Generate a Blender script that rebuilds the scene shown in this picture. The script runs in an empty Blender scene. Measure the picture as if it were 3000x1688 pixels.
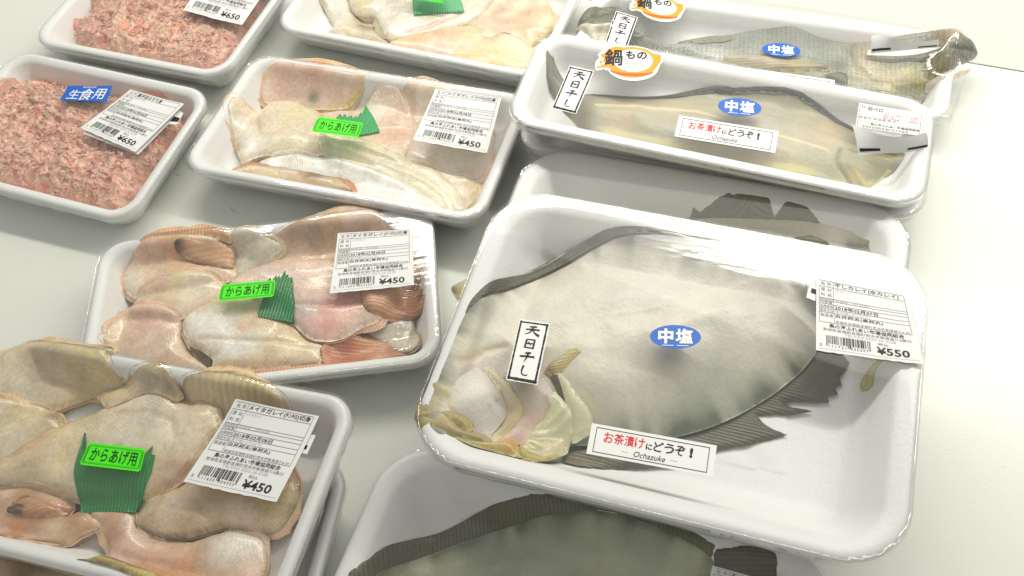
import bpy, math, random
import numpy as np
from mathutils import Matrix, Vector
from mathutils.geometry import delaunay_2d_cdt
random.seed(7); rng = np.random.default_rng(11)
scene = bpy.context.scene
COL = scene.collection

# ------------------------------------------------------------------ camera
cd = bpy.data.cameras.new("camera"); cam = bpy.data.objects.new("camera", cd); COL.objects.link(cam)
cd.sensor_width = 36.0; cd.lens = 34.9; cd.clip_start = 0.02; cd.clip_end = 60
R3 = ((0.98736, 0.15846, 0.0), (-0.13044, 0.81278, -0.56778), (-0.08997, 0.56060, 0.82318))
cam.matrix_world = Matrix(((R3[0][0], R3[0][1], R3[0][2], 0.0), (R3[1][0], R3[1][1], R3[1][2], 0.0),
                           (R3[2][0], R3[2][1], R3[2][2], 0.4798), (0, 0, 0, 1)))
scene.camera = cam
# ------------------------------------------------------------------ world and exposure
w = bpy.data.worlds.new("World"); scene.world = w; w.use_nodes = True
bg = w.node_tree.nodes["Background"]; bg.inputs[0].default_value = (1.0, 0.99, 0.92, 1); bg.inputs[1].default_value = 0.47
scene.view_settings.view_transform = 'Standard'; scene.view_settings.look = 'None'
scene.view_settings.exposure = 0.0; scene.view_settings.gamma = 1.0
# ------------------------------------------------------------------ the fluorescent tubes of the display case, and an added fill
def tube_light(x, y, z, yaw, length, width, watts, tilt=0.0, col=(1.0, 0.975, 0.88)):
    ld = bpy.data.lights.new("fluorescent_tube", 'AREA'); ld.shape = 'RECTANGLE'
    ld.size = length; ld.size_y = width; ld.energy = watts; ld.color = col
    o = bpy.data.objects.new("fluorescent_tube", ld); COL.objects.link(o)
    o.location = (x, y, z); o.rotation_euler = (tilt, 0, math.radians(yaw)); return o
tube_light(0.34, 0.552, 0.50, -25.5, 1.35, 0.036, 5.1, tilt=math.radians(-14))
rear_fill = bpy.data.lights.new("rear_fill_light", 'AREA'); rear_fill.shape = 'RECTANGLE'; rear_fill.size = 2.0; rear_fill.size_y = 0.9; rear_fill.energy = 7.0; rear_fill.color = (1.0, 0.985, 0.90)  # added fill lamp in place of the case's unseen bright back wall
co = bpy.data.objects.new("rear_fill_light", rear_fill); COL.objects.link(co); co.location = (0.75, 1.25, 1.05)
co.rotation_euler = (Vector((0.1, 0.35, 0))-co.location).to_track_quat('-Z', 'Y').to_euler()
scene.cycles.max_bounces = 8; scene.cycles.transparent_max_bounces = 24
scene.cycles.use_denoising = True
scene.cycles.sample_clamp_indirect = 4.0
scene.cycles.caustics_reflective = False; scene.cycles.caustics_refractive = False

# ------------------------------------------------------------------ small helpers
def S(r, g, b):
    f = lambda c: (c/255/12.92) if c/255 < .04045 else ((c/255+.055)/1.055)**2.4
    return (f(r), f(g), f(b))
def link(name, me, mat=None, parent=None, M=None, smooth=True):
    o = bpy.data.objects.new(name, me); COL.objects.link(o)
    if mat is not None and len(me.materials) == 0: me.materials.append(mat)
    if smooth and len(me.polygons): me.polygons.foreach_set("use_smooth", [True]*len(me.polygons))
    if parent is not None: o.parent = parent
    if M is not None: o.matrix_world = M
    return o
def tag(o, label=None, cat=None, group=None, kind=None):
    if label: o['label'] = label
    if cat: o['category'] = cat
    if group: o['group'] = group
    if kind: o['kind'] = kind
    return o
def mesh(name, V, F):
    me = bpy.data.meshes.new(name); me.from_pydata([tuple(map(float, v)) for v in V], [], [tuple(map(int, f)) for f in F]); me.update(); return me
def empty(name, M):
    o = bpy.data.objects.new(name, None); COL.objects.link(o); o.matrix_world = M; o.empty_display_size = .02; return o
def blur(A, s):
    n = int(3*s)+1; x = np.arange(-n, n+1); k = np.exp(-x*x/(2*s*s)); k /= k.sum()
    P = np.pad(A, ((n, n), (0, 0)), mode='edge'); A = sum(k[i]*P[i:i+A.shape[0], :] for i in range(2*n+1))
    P = np.pad(A, ((0, 0), (n, n)), mode='edge'); return sum(k[i]*P[:, i:i+A.shape[1]] for i in range(2*n+1))
_nz = {}
def noise2(x, y, scale, seed=0):
    key = seed
    if key not in _nz: _nz[key] = np.random.default_rng(100+seed).random((64, 64))
    g = _nz[key]; X = np.asarray(x)/scale; Y = np.asarray(y)/scale
    i = np.floor(X).astype(int); j = np.floor(Y).astype(int); fx = X-i; fy = Y-j
    fx = fx*fx*(3-2*fx); fy = fy*fy*(3-2*fy)
    a = g[i % 64, j % 64]; b = g[(i+1) % 64, j % 64]; c = g[i % 64, (j+1) % 64]; d = g[(i+1) % 64, (j+1) % 64]
    return (a*(1-fx)+b*fx)*(1-fy)+(c*(1-fx)+d*fx)*fy-.5
def crom(P, step):
    P = np.array(P, float); n = len(P); out = []
    for i in range(n):
        p0, p1, p2, p3 = P[(i-1) % n], P[i], P[(i+1) % n], P[(i+2) % n]
        m = max(1, int(np.linalg.norm(p2-p1)/step))
        for k in range(m):
            t = k/m
            out.append(.5*((2*p1)+(-p0+p2)*t+(2*p0-5*p1+4*p2-p3)*t*t+(-p0+3*p1-3*p2+p3)*t**3))
    return np.array(out)
def lin_out(P, step):
    P = np.array(P, float); n = len(P); out = []
    for i in range(n):
        a, b = P[i], P[(i+1) % n]; m = max(1, int(np.linalg.norm(b-a)/step))
        for k in range(m): out.append(a+(b-a)*k/m)
    return np.array(out)
def segdist(Q, L, closed=True):
    """distance of points Q to the polyline L and arc position of the nearest point"""
    A = L; B = np.roll(L, -1, 0)
    if not closed: A, B = L[:-1], L[1:]
    ln = np.linalg.norm(B-A, axis=1)+1e-9; cum = np.concatenate([[0], np.cumsum(ln)[:-1]])
    best = np.full(len(Q), 1e9); arc = np.zeros(len(Q))
    for a, b, l, c in zip(A, B, ln, cum):
        d = b-a; t = np.clip(((Q-a)@d)/(l*l), 0, 1); dist = np.linalg.norm(Q-(a+t[:, None]*d), axis=1)
        m = dist < best; best[m] = dist[m]; arc[m] = c+t[m]*l
    return best, arc
def inside(Q, L):
    x, y = Q[:, 0], Q[:, 1]; c = np.zeros(len(Q), bool); n = len(L)
    for i in range(n):
        x1, y1 = L[i]; x2, y2 = L[(i+1) % n]
        if y1 == y2: continue
        m = ((y1 > y) != (y2 > y)) & (x < (x2-x1)*(y-y1)/(y2-y1)+x1); c ^= m
    return c
def fillmesh(L, step):
    """triangulated sheet inside the closed outline L (mm)"""
    lo, hi = L.min(0), L.max(0); xs = np.arange(lo[0], hi[0], step); ys = np.arange(lo[1], hi[1], step*.87)
    G = np.array([(x+(step/2 if j % 2 else 0), y) for j, y in enumerate(ys) for x in xs])
    if len(G):
        G = G[inside(G, L)]
    if len(G):
        d, _ = segdist(G, L); G = G[d > step*.45]
    P = np.vstack([L, G]) if len(G) else L
    v, e, f, *_ = delaunay_2d_cdt([Vector(p) for p in P.tolist()], [], [list(range(len(L)))], 1, 1e-6)
    return np.array([tuple(q) for q in v]), [tuple(t) for t in f]

# ------------------------------------------------------------------ materials
def newmat(name):
    m = bpy.data.materials.new(name); m.use_nodes = True; nt = m.node_tree
    return m, nt, nt.nodes["Principled BSDF"], nt.nodes["Material Output"]
def N(nt, typ, **kw):
    n = nt.nodes.new(typ)
    for k, v in kw.items():
        if k.startswith('i_'): n.inputs[int(k[2:])].default_value = v
        else: setattr(n, k, v)
    return n
def simple(name, col, rough=.5, spec=.5, bump=0, bscale=500, sss=0, var=0):
    m, nt, p, out = newmat(name); p.inputs['Base Color'].default_value = (*col, 1); p.inputs['Roughness'].default_value = rough
    p.inputs['Specular IOR Level'].default_value = spec
    tc = N(nt, 'ShaderNodeTexCoord')
    if sss: p.inputs['Subsurface Weight'].default_value = sss; p.inputs['Subsurface Radius'].default_value = (.006, .005, .004); p.inputs['Subsurface Scale'].default_value = 1
    if bump:
        nz = N(nt, 'ShaderNodeTexNoise'); nz.inputs['Scale'].default_value = bscale; nz.inputs['Detail'].default_value = 3
        nt.links.new(tc.outputs['Object'], nz.inputs['Vector'])
        b = N(nt, 'ShaderNodeBump'); b.inputs['Strength'].default_value = bump; b.inputs['Distance'].default_value = .0006
        nt.links.new(nz.outputs['Fac'], b.inputs['Height']); nt.links.new(b.outputs['Normal'], p.inputs['Normal'])
    if var:
        nz = N(nt, 'ShaderNodeTexNoise'); nz.inputs['Scale'].default_value = 9; nz.inputs['Detail'].default_value = 4
        nt.links.new(tc.outputs['Object'], nz.inputs['Vector'])
        mr = N(nt, 'ShaderNodeMapRange'); mr.inputs[3].default_value = 1-var; mr.inputs[4].default_value = 1+var*.3
        nt.links.new(nz.outputs['Fac'], mr.inputs[0])
        mx = N(nt, 'ShaderNodeMix', data_type='RGBA', blend_type='MULTIPLY'); mx.inputs[0].default_value = 1
        mx.inputs[6].default_value = (*col, 1); nt.links.new(mr.outputs[0], mx.inputs[7]); nt.links.new(mx.outputs[2], p.inputs['Base Color'])
    return m
def shelf_mat(name, col, rough):
    m, nt, p, out = newmat(name); p.inputs['Base Color'].default_value = (*col, 1)
    tc = N(nt, 'ShaderNodeTexCoord')
    nz = N(nt, 'ShaderNodeTexNoise'); nz.inputs['Scale'].default_value = 40; nz.inputs['Detail'].default_value = 6
    nt.links.new(tc.outputs['Object'], nz.inputs['Vector'])
    mr = N(nt, 'ShaderNodeMapRange'); mr.inputs[3].default_value = rough-.06; mr.inputs[4].default_value = rough+.08
    nt.links.new(nz.outputs['Fac'], mr.inputs[0]); nt.links.new(mr.outputs[0], p.inputs['Roughness'])
    n2 = N(nt, 'ShaderNodeTexNoise'); n2.inputs['Scale'].default_value = 900; n2.inputs['Detail'].default_value = 1
    nt.links.new(tc.outputs['Object'], n2.inputs['Vector'])
    b = N(nt, 'ShaderNodeBump'); b.inputs['Strength'].default_value = .12; b.inputs['Distance'].default_value = .0004
    nt.links.new(n2.outputs['Fac'], b.inputs['Height']); nt.links.new(b.outputs['Normal'], p.inputs['Normal'])
    # specks and faint grime
    v = N(nt, 'ShaderNodeTexVoronoi'); v.inputs['Scale'].default_value = 60; nt.links.new(tc.outputs['Object'], v.inputs['Vector'])
    cr = N(nt, 'ShaderNodeMapRange'); cr.inputs[1].default_value = .02; cr.inputs[2].default_value = .05; cr.inputs[3].default_value = .8; cr.inputs[4].default_value = 1
    nt.links.new(v.outputs['Distance'], cr.inputs[0])
    mx = N(nt, 'ShaderNodeMix', data_type='RGBA', blend_type='MULTIPLY'); mx.inputs[0].default_value = 1; mx.inputs[6].default_value = (*col, 1)
    nt.links.new(cr.outputs[0], mx.inputs[7]); nt.links.new(mx.outputs[2], p.inputs['Base Color'])
    return m
def film_mat(name='cling_film', wr=1.0, refl=1.0, rough=.05):
    m, nt, p, out = newmat(name); nt.nodes.remove(p)
    tc = N(nt, 'ShaderNodeTexCoord')
    mp = N(nt, 'ShaderNodeMapping'); mp.inputs['Scale'].default_value = (26, 190, 60); mp.inputs['Rotation'].default_value = (0, 0, .5)
    nt.links.new(tc.outputs['Object'], mp.inputs['Vector'])
    a = N(nt, 'ShaderNodeTexNoise'); a.inputs['Scale'].default_value = 1.6; a.inputs['Detail'].default_value = 4; a.inputs['Distortion'].default_value = .6
    nt.links.new(mp.outputs[0], a.inputs['Vector'])
    c = N(nt, 'ShaderNodeTexNoise'); c.inputs['Scale'].default_value = 19; c.inputs['Detail'].default_value = 2
    nt.links.new(tc.outputs['Object'], c.inputs['Vector'])
    mk = N(nt, 'ShaderNodeMapRange'); mk.inputs[1].default_value = .5; mk.inputs[2].default_value = .72
    nt.links.new(c.outputs['Fac'], mk.inputs[0])
    mu = N(nt, 'ShaderNodeMath', operation='MULTIPLY'); nt.links.new(a.outputs['Fac'], mu.inputs[0]); nt.links.new(mk.outputs[0], mu.inputs[1])
    at = N(nt, 'ShaderNodeAttribute', attribute_name='wr')
    mu2 = N(nt, 'ShaderNodeMath', operation='MULTIPLY'); nt.links.new(a.outputs['Fac'], mu2.inputs[0]); nt.links.new(at.outputs['Fac'], mu2.inputs[1])
    ad = N(nt, 'ShaderNodeMath', operation='ADD'); nt.links.new(mu.outputs[0], ad.inputs[0]); nt.links.new(mu2.outputs[0], ad.inputs[1])
    b = N(nt, 'ShaderNodeBump'); b.inputs['Strength'].default_value = .35*wr; b.inputs['Distance'].default_value = .0008
    nt.links.new(ad.outputs[0], b.inputs['Height'])
    g = N(nt, 'ShaderNodeBsdfGlossy'); g.inputs['Roughness'].default_value = rough; g.inputs['Color'].default_value = (1, 1, 1, 1)
    nt.links.new(b.outputs[0], g.inputs['Normal'])
    t = N(nt, 'ShaderNodeBsdfTransparent'); t.inputs[0].default_value = (1, 1, 1, 1)
    lw = N(nt, 'ShaderNodeLayerWeight'); lw.inputs[0].default_value = .5
    pw = N(nt, 'ShaderNodeMath', operation='POWER'); pw.inputs[1].default_value = 4.0; nt.links.new(lw.outputs['Facing'], pw.inputs[0])
    ml = N(nt, 'ShaderNodeMath', operation='MULTIPLY_ADD'); ml.inputs[1].default_value = .7*refl; ml.inputs[2].default_value = .055*refl; nt.links.new(pw.outputs[0], ml.inputs[0])
    mn = N(nt, 'ShaderNodeMath', operation='MINIMUM'); mn.inputs[1].default_value = .75; nt.links.new(ml.outputs[0], mn.inputs[0])
    mix = N(nt, 'ShaderNodeMixShader'); nt.links.new(mn.outputs[0], mix.inputs[0]); nt.links.new(t.outputs[0], mix.inputs[1]); nt.links.new(g.outputs[0], mix.inputs[2])
    df = N(nt, 'ShaderNodeBsdfDiffuse'); df.inputs[0].default_value = (.9, .9, .9, 1)
    mx2 = N(nt, 'ShaderNodeMixShader'); mx2.inputs[0].default_value = .018; nt.links.new(mix.outputs[0], mx2.inputs[1]); nt.links.new(df.outputs[0], mx2.inputs[2])
    nt.links.new(mx2.outputs[0], out.inputs['Surface'])
    return m
def flesh_mat(name, myo=.10, speck=.10, rough=.32, sss=.18, bump=.5, scale_pat=0.0, rays=0.0, patch=0.0):
    m, nt, p, out = newmat(name); L = nt.links.new
    ca = N(nt, 'ShaderNodeAttribute', attribute_name='Col'); uv = N(nt, 'ShaderNodeAttribute', attribute_name='UVF')
    tc = N(nt, 'ShaderNodeTexCoord')
    sp = N(nt, 'ShaderNodeSeparateXYZ'); L(uv.outputs['Vector'], sp.inputs[0])
    nz = N(nt, 'ShaderNodeTexNoise'); nz.inputs['Scale'].default_value = 70; nz.inputs['Detail'].default_value = 5; L(tc.outputs['Object'], nz.inputs['Vector'])
    n2 = N(nt, 'ShaderNodeTexNoise'); n2.inputs['Scale'].default_value = 420; n2.inputs['Detail'].default_value = 3; L(tc.outputs['Object'], n2.inputs['Vector'])
    # V-shaped muscle bands: u + |v|*k + noise
    ab = N(nt, 'ShaderNodeMath', operation='ABSOLUTE'); L(sp.outputs[1], ab.inputs[0])
    k1 = N(nt, 'ShaderNodeMath', operation='MULTIPLY_ADD'); k1.inputs[1].default_value = .8; L(ab.outputs[0], k1.inputs[0]); L(sp.outputs[0], k1.inputs[2])
    k2 = N(nt, 'ShaderNodeMath', operation='MULTIPLY_ADD'); k2.inputs[1].default_value = 9.0; L(nz.outputs['Fac'], k2.inputs[0]); L(k1.outputs[0], k2.inputs[2])
    k3 = N(nt, 'ShaderNodeMath', operation='MULTIPLY'); k3.inputs[1].default_value = 2*math.pi/2.0; L(k2.outputs[0], k3.inputs[0])
    sn = N(nt, 'ShaderNodeMath', operation='SINE'); L(k3.outputs[0], sn.inputs[0])
    # rays (fins): third channel
    r1 = N(nt, 'ShaderNodeMath', operation='MULTIPLY'); r1.inputs[1].default_value = 2*math.pi; L(sp.outputs[2], r1.inputs[0])
    r2 = N(nt, 'ShaderNodeMath', operation='SINE'); L(r1.outputs[0], r2.inputs[0])
    src = r2 if rays else sn; amt = rays if rays else myo
    mk = N(nt, 'ShaderNodeMapRange'); mk.inputs[1].default_value = .35; mk.inputs[2].default_value = .65; mk.inputs[3].default_value = .25; mk.inputs[4].default_value = 1
    n3 = N(nt, 'ShaderNodeTexNoise'); n3.inputs['Scale'].default_value = 28; n3.inputs['Detail'].default_value = 2; L(tc.outputs['Object'], n3.inputs['Vector']); L(n3.outputs['Fac'], mk.inputs[0])
    sm = N(nt, 'ShaderNodeMath', operation='MULTIPLY'); L(src.outputs[0], sm.inputs[0]); L(mk.outputs[0], sm.inputs[1])
    f1 = N(nt, 'ShaderNodeMath', operation='MULTIPLY_ADD'); f1.inputs[1].default_value = amt; f1.inputs[2].default_value = 1.0; L(sm.outputs[0], f1.inputs[0])
    f2 = N(nt, 'ShaderNodeMapRange'); f2.inputs[1].default_value = .3; f2.inputs[2].default_value = .7; f2.inputs[3].default_value = 1-speck; f2.inputs[4].default_value = 1+speck; L(nz.outputs['Fac'], f2.inputs[0])
    f3 = N(nt, 'ShaderNodeMapRange'); f3.inputs[1].default_value = .3; f3.inputs[2].default_value = .7; f3.inputs[3].default_value = 1-speck*.7; f3.inputs[4].default_value = 1+speck*.7; L(n2.outputs['Fac'], f3.inputs[0])
    m1 = N(nt, 'ShaderNodeMath', operation='MULTIPLY'); L(f1.outputs[0], m1.inputs[0]); L(f2.outputs[0], m1.inputs[1])
    m2 = N(nt, 'ShaderNodeMath', operation='MULTIPLY'); L(m1.outputs[0], m2.inputs[0]); L(f3.outputs[0], m2.inputs[1])
    h = N(nt, 'ShaderNodeMath', operation='MULTIPLY_ADD'); h.inputs[1].default_value = amt*2.2; L(sm.outputs[0], h.inputs[0]); L(n2.outputs['Fac'], h.inputs[2])
    last = m2; hh = h
    if scale_pat:
        mpn = N(nt, 'ShaderNodeMapping'); mpn.inputs['Scale'].default_value = (scale_pat*.75, scale_pat, 1); L(uv.outputs['Vector'], mpn.inputs['Vector'])
        vo = N(nt, 'ShaderNodeTexVoronoi'); vo.inputs['Scale'].default_value = 1; vo.inputs['Randomness'].default_value = .35; L(mpn.outputs[0], vo.inputs['Vector'])
        vr = N(nt, 'ShaderNodeMapRange'); vr.inputs[1].default_value = .15; vr.inputs[2].default_value = .6; vr.inputs[3].default_value = 1.18; vr.inputs[4].default_value = .72; L(vo.outputs['Distance'], vr.inputs[0])
        m3 = N(nt, 'ShaderNodeMath', operation='MULTIPLY'); L(m2.outputs[0], m3.inputs[0]); L(vr.outputs[0], m3.inputs[1]); last = m3
        h2 = N(nt, 'ShaderNodeMath', operation='ADD'); L(h.outputs[0], h2.inputs[0]); L(vr.outputs[0], h2.inputs[1]); hh = h2
    vm = N(nt, 'ShaderNodeVectorMath', operation='SCALE'); L(ca.outputs['Color'], vm.inputs[0]); L(last.outputs[0], vm.inputs['Scale'])
    if patch:
        n4 = N(nt, 'ShaderNodeTexNoise'); n4.inputs['Scale'].default_value = 48; n4.inputs['Detail'].default_value = 5; n4.inputs['Distortion'].default_value = .8
        ma = N(nt, 'ShaderNodeMapping'); ma.inputs['Location'].default_value = (3, 7, 1); L(tc.outputs['Object'], ma.inputs['Vector']); L(ma.outputs[0], n4.inputs['Vector'])
        r4 = N(nt, 'ShaderNodeMapRange'); r4.inputs[1].default_value = .50; r4.inputs[2].default_value = .74; r4.inputs[4].default_value = patch; L(n4.outputs['Fac'], r4.inputs[0])
        x4 = N(nt, 'ShaderNodeMix', data_type='RGBA'); L(r4.outputs[0], x4.inputs[0]); L(vm.outputs[0], x4.inputs[6]); x4.inputs[7].default_value = (.78, .76, .70, 1)
        n5 = N(nt, 'ShaderNodeTexNoise'); n5.inputs['Scale'].default_value = 30; n5.inputs['Detail'].default_value = 3; L(ma.outputs[0], n5.inputs['Vector'])
        c5 = N(nt, 'ShaderNodeMath', operation='COMPARE'); c5.inputs[1].default_value = .5; c5.inputs[2].default_value = .0045; L(n5.outputs['Fac'], c5.inputs[0])
        q5 = N(nt, 'ShaderNodeMath', operation='MULTIPLY'); q5.inputs[1].default_value = .10; L(c5.outputs[0], q5.inputs[0])
        x5 = N(nt, 'ShaderNodeMix', data_type='RGBA'); L(q5.outputs[0], x5.inputs[0]); L(x4.outputs[2], x5.inputs[6]); x5.inputs[7].default_value = (.30, .09, .05, 1)
        L(x5.outputs[2], p.inputs['Base Color'])
    else:
        L(vm.outputs[0], p.inputs['Base Color'])
    b = N(nt, 'ShaderNodeBump'); b.inputs['Strength'].default_value = bump; b.inputs['Distance'].default_value = .0005; L(hh.outputs[0], b.inputs['Height']); L(b.outputs[0], p.inputs['Normal'])
    p.inputs['Roughness'].default_value = rough; p.inputs['Coat Weight'].default_value = .28 if patch else 0; p.inputs['Coat Roughness'].default_value = .12
    p.inputs['Subsurface Weight'].default_value = sss; p.inputs['Subsurface Radius'].default_value = (.0022, .0012, .0008); p.inputs['Subsurface Scale'].default_value = 1
    return m
M_foam = simple('white_foam', (.80, .80, .785), .42, .45, bump=.18, bscale=1300, sss=.0)
def beads(m):
    nt = m.node_tree; p = nt.nodes["Principled BSDF"]; b = [n for n in nt.nodes if n.bl_idname == 'ShaderNodeBump'][0]; tc = [n for n in nt.nodes if n.bl_idname == 'ShaderNodeTexCoord'][0]
    v = N(nt, 'ShaderNodeTexVoronoi', feature='SMOOTH_F1'); v.inputs['Scale'].default_value = 420; nt.links.new(tc.outputs['Object'], v.inputs['Vector'])
    b2 = N(nt, 'ShaderNodeBump'); b2.inputs['Strength'].default_value = .22; b2.inputs['Distance'].default_value = .0005; b2.invert = True
    nt.links.new(v.outputs['Distance'], b2.inputs['Height']); nt.links.new(b.outputs['Normal'], b2.inputs['Normal']); nt.links.new(b2.outputs['Normal'], p.inputs['Normal'])
beads(M_foam)
M_foamb = simple('white_foam_grainy', (.81, .80, .79), .4, .5, bump=.3, bscale=900)
M_paper = simple('label_paper', (.80, .80, .79), .55, .3)
M_glossp = simple('glossy_sticker', (.84, .84, .83), .35, .5)
M_ink = simple('black_ink', (.018, .018, .018), .5, .3)
M_grey = simple('grey_ink', (.22, .22, .23), .6, .2)
M_lgrey = simple('faint_ink', (.50, .50, .50), .6, .2)
M_red = simple('red_ink', (.75, .028, .03), .45, .3)
M_blue = simple('blue_sticker', (.018, .13, .55), .4, .4)
M_white = simple('white_print', (.85, .86, .86), .5, .3)
M_green = simple('fluorescent_green_sticker', (.09, .86, .02), .45, .3)
M_dgreen = simple('dark_green_ink', (.01, .09, .012), .5, .3)
M_orange = simple('orange_print', (.90, .36, .03), .45, .3)
M_dorange = simple('deep_orange_print', (.85, .14, .01), .45, .3)
M_pad = simple('absorbent_paper', (.84, .84, .82), .8, .2, bump=.2, bscale=700)
M_shelf = shelf_mat('white_shelf_enamel', (.74, .755, .70), .30)
M_back = shelf_mat('grey_rear_panel', (.60, .60, .555), .38)
M_dark = simple('dark_gap', (.06, .06, .05), .7)
M_film = film_mat(wr=.40)
M_crinkle = film_mat('crinkled_cling_film', wr=.5, rough=.04, refl=1.2)
M_taut = film_mat('taut_cling_film', wr=.03, rough=.03, refl=1.3)
M_flesh = flesh_mat('white_fish_flesh', myo=.075, speck=.15, bump=.40, sss=.3, rough=.27, patch=.5)
M_fin = flesh_mat('fin_membrane', rays=.16, speck=.12, sss=.1, rough=.3, bump=.4)
M_skin = flesh_mat('flatfish_skin', myo=.03, speck=.065, sss=.12, rough=.38, bump=.5)
M_dfin = flesh_mat('dark_fin', rays=.26, speck=.14, sss=.05, rough=.4, bump=.35)
M_scaly = flesh_mat('scaly_skin', myo=.0, speck=.12, sss=.05, rough=.3, bump=.5, scale_pat=.45)
M_mem = flesh_mat('gill_membrane', myo=.0, speck=.08, sss=.5, rough=.22, bump=.3)
M_mince = flesh_mat('minced_flesh', myo=0, speck=.12, sss=.3, rough=.34, bump=.4)

# ------------------------------------------------------------------ shelf
def slab(x0, y0, yaw, sx, sy, top, thick):
    a = math.radians(yaw); V = []
    for z in (top-thick, top):
        for u, v in ((0, 0), (sx, 0), (sx, sy), (0, sy)):
            V.append((x0+u*math.cos(a)-v*math.sin(a), y0+u*math.sin(a)+v*math.cos(a), z))
    return V, [(3, 2, 1, 0), (4, 5, 6, 7), (0, 1, 5, 4), (1, 2, 6, 5), (2, 3, 7, 6), (3, 0, 4, 7)]
V, F = slab(-1.4840, -0.4161, -27.47, 3.0, 1.6, 0.0, 0.02)
tag(link('display_shelf', mesh('display_shelf', V, F), M_shelf, smooth=False), kind='structure')
V, F = slab(-0.7445, 1.0061, -27.47, 3.0, 0.8, -0.0015, 0.02)
tag(link('rear_panel', mesh('rear_panel', V, F), M_back, smooth=False), kind='structure')
V, F = slab(-0.7468, 1.0016, -27.47, 3.0, 0.02, -0.012, 0.005)
tag(link('panel_joint', mesh('panel_joint', V, F), M_dark, smooth=False), kind='structure')
# ------------------------------------------------------------------ trays
KIND = {  # height, corner radius, profile of the inside: (inset from the outer edge, height below the rim or above the floor)
 'a': dict(h=22.5, r=19, ins=[(3.6, 0), (5.2, -.9), (6.6, -1.3), (7.8, -3.0), (11.5, -13), (14, -17.6), (17, -19.2), (21, -19.6)], base=11),
 'b': dict(h=24.5, r=17, ins=[(3.4, 0), (5.0, -.9), (6.4, -1.4), (7.6, -3.2), (12, -14), (15, -19.2), (18, -21.0), (22, -21.5)], base=12),
 'c': dict(h=32.0, r=30, ins=[(4.5, 0), (7.0, -1.2), (9.0, -1.6), (11.5, -4.0), (18, -16), (24, -25.0), (30, -28.2), (36, -28.8)], base=18),
 'd': dict(h=20.5, r=18, ins=[(3.6, 0), (5.6, -1.0), (7.2, -1.3), (9.0, -3.4), (12, -10), (15, -15.5), (18, -17.3), (22, -17.8)], base=12),
}
def rrect(wd, dp, r, ins, seg=10, long=0):
    hw, hd = wd/2-ins, dp/2-ins; r = max(r-ins*.8, 4.0); P = []
    for cx, cy, a0 in ((hw-r, hd-r, 0), (-hw+r, hd-r, 90), (-hw+r, -hd+r, 180), (hw-r, -hd+r, 270)):
        for k in range(seg+1):
            a = math.radians(a0+90*k/seg); P.append((cx+r*math.cos(a), cy+r*math.sin(a)))
    return np.array(P)
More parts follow.
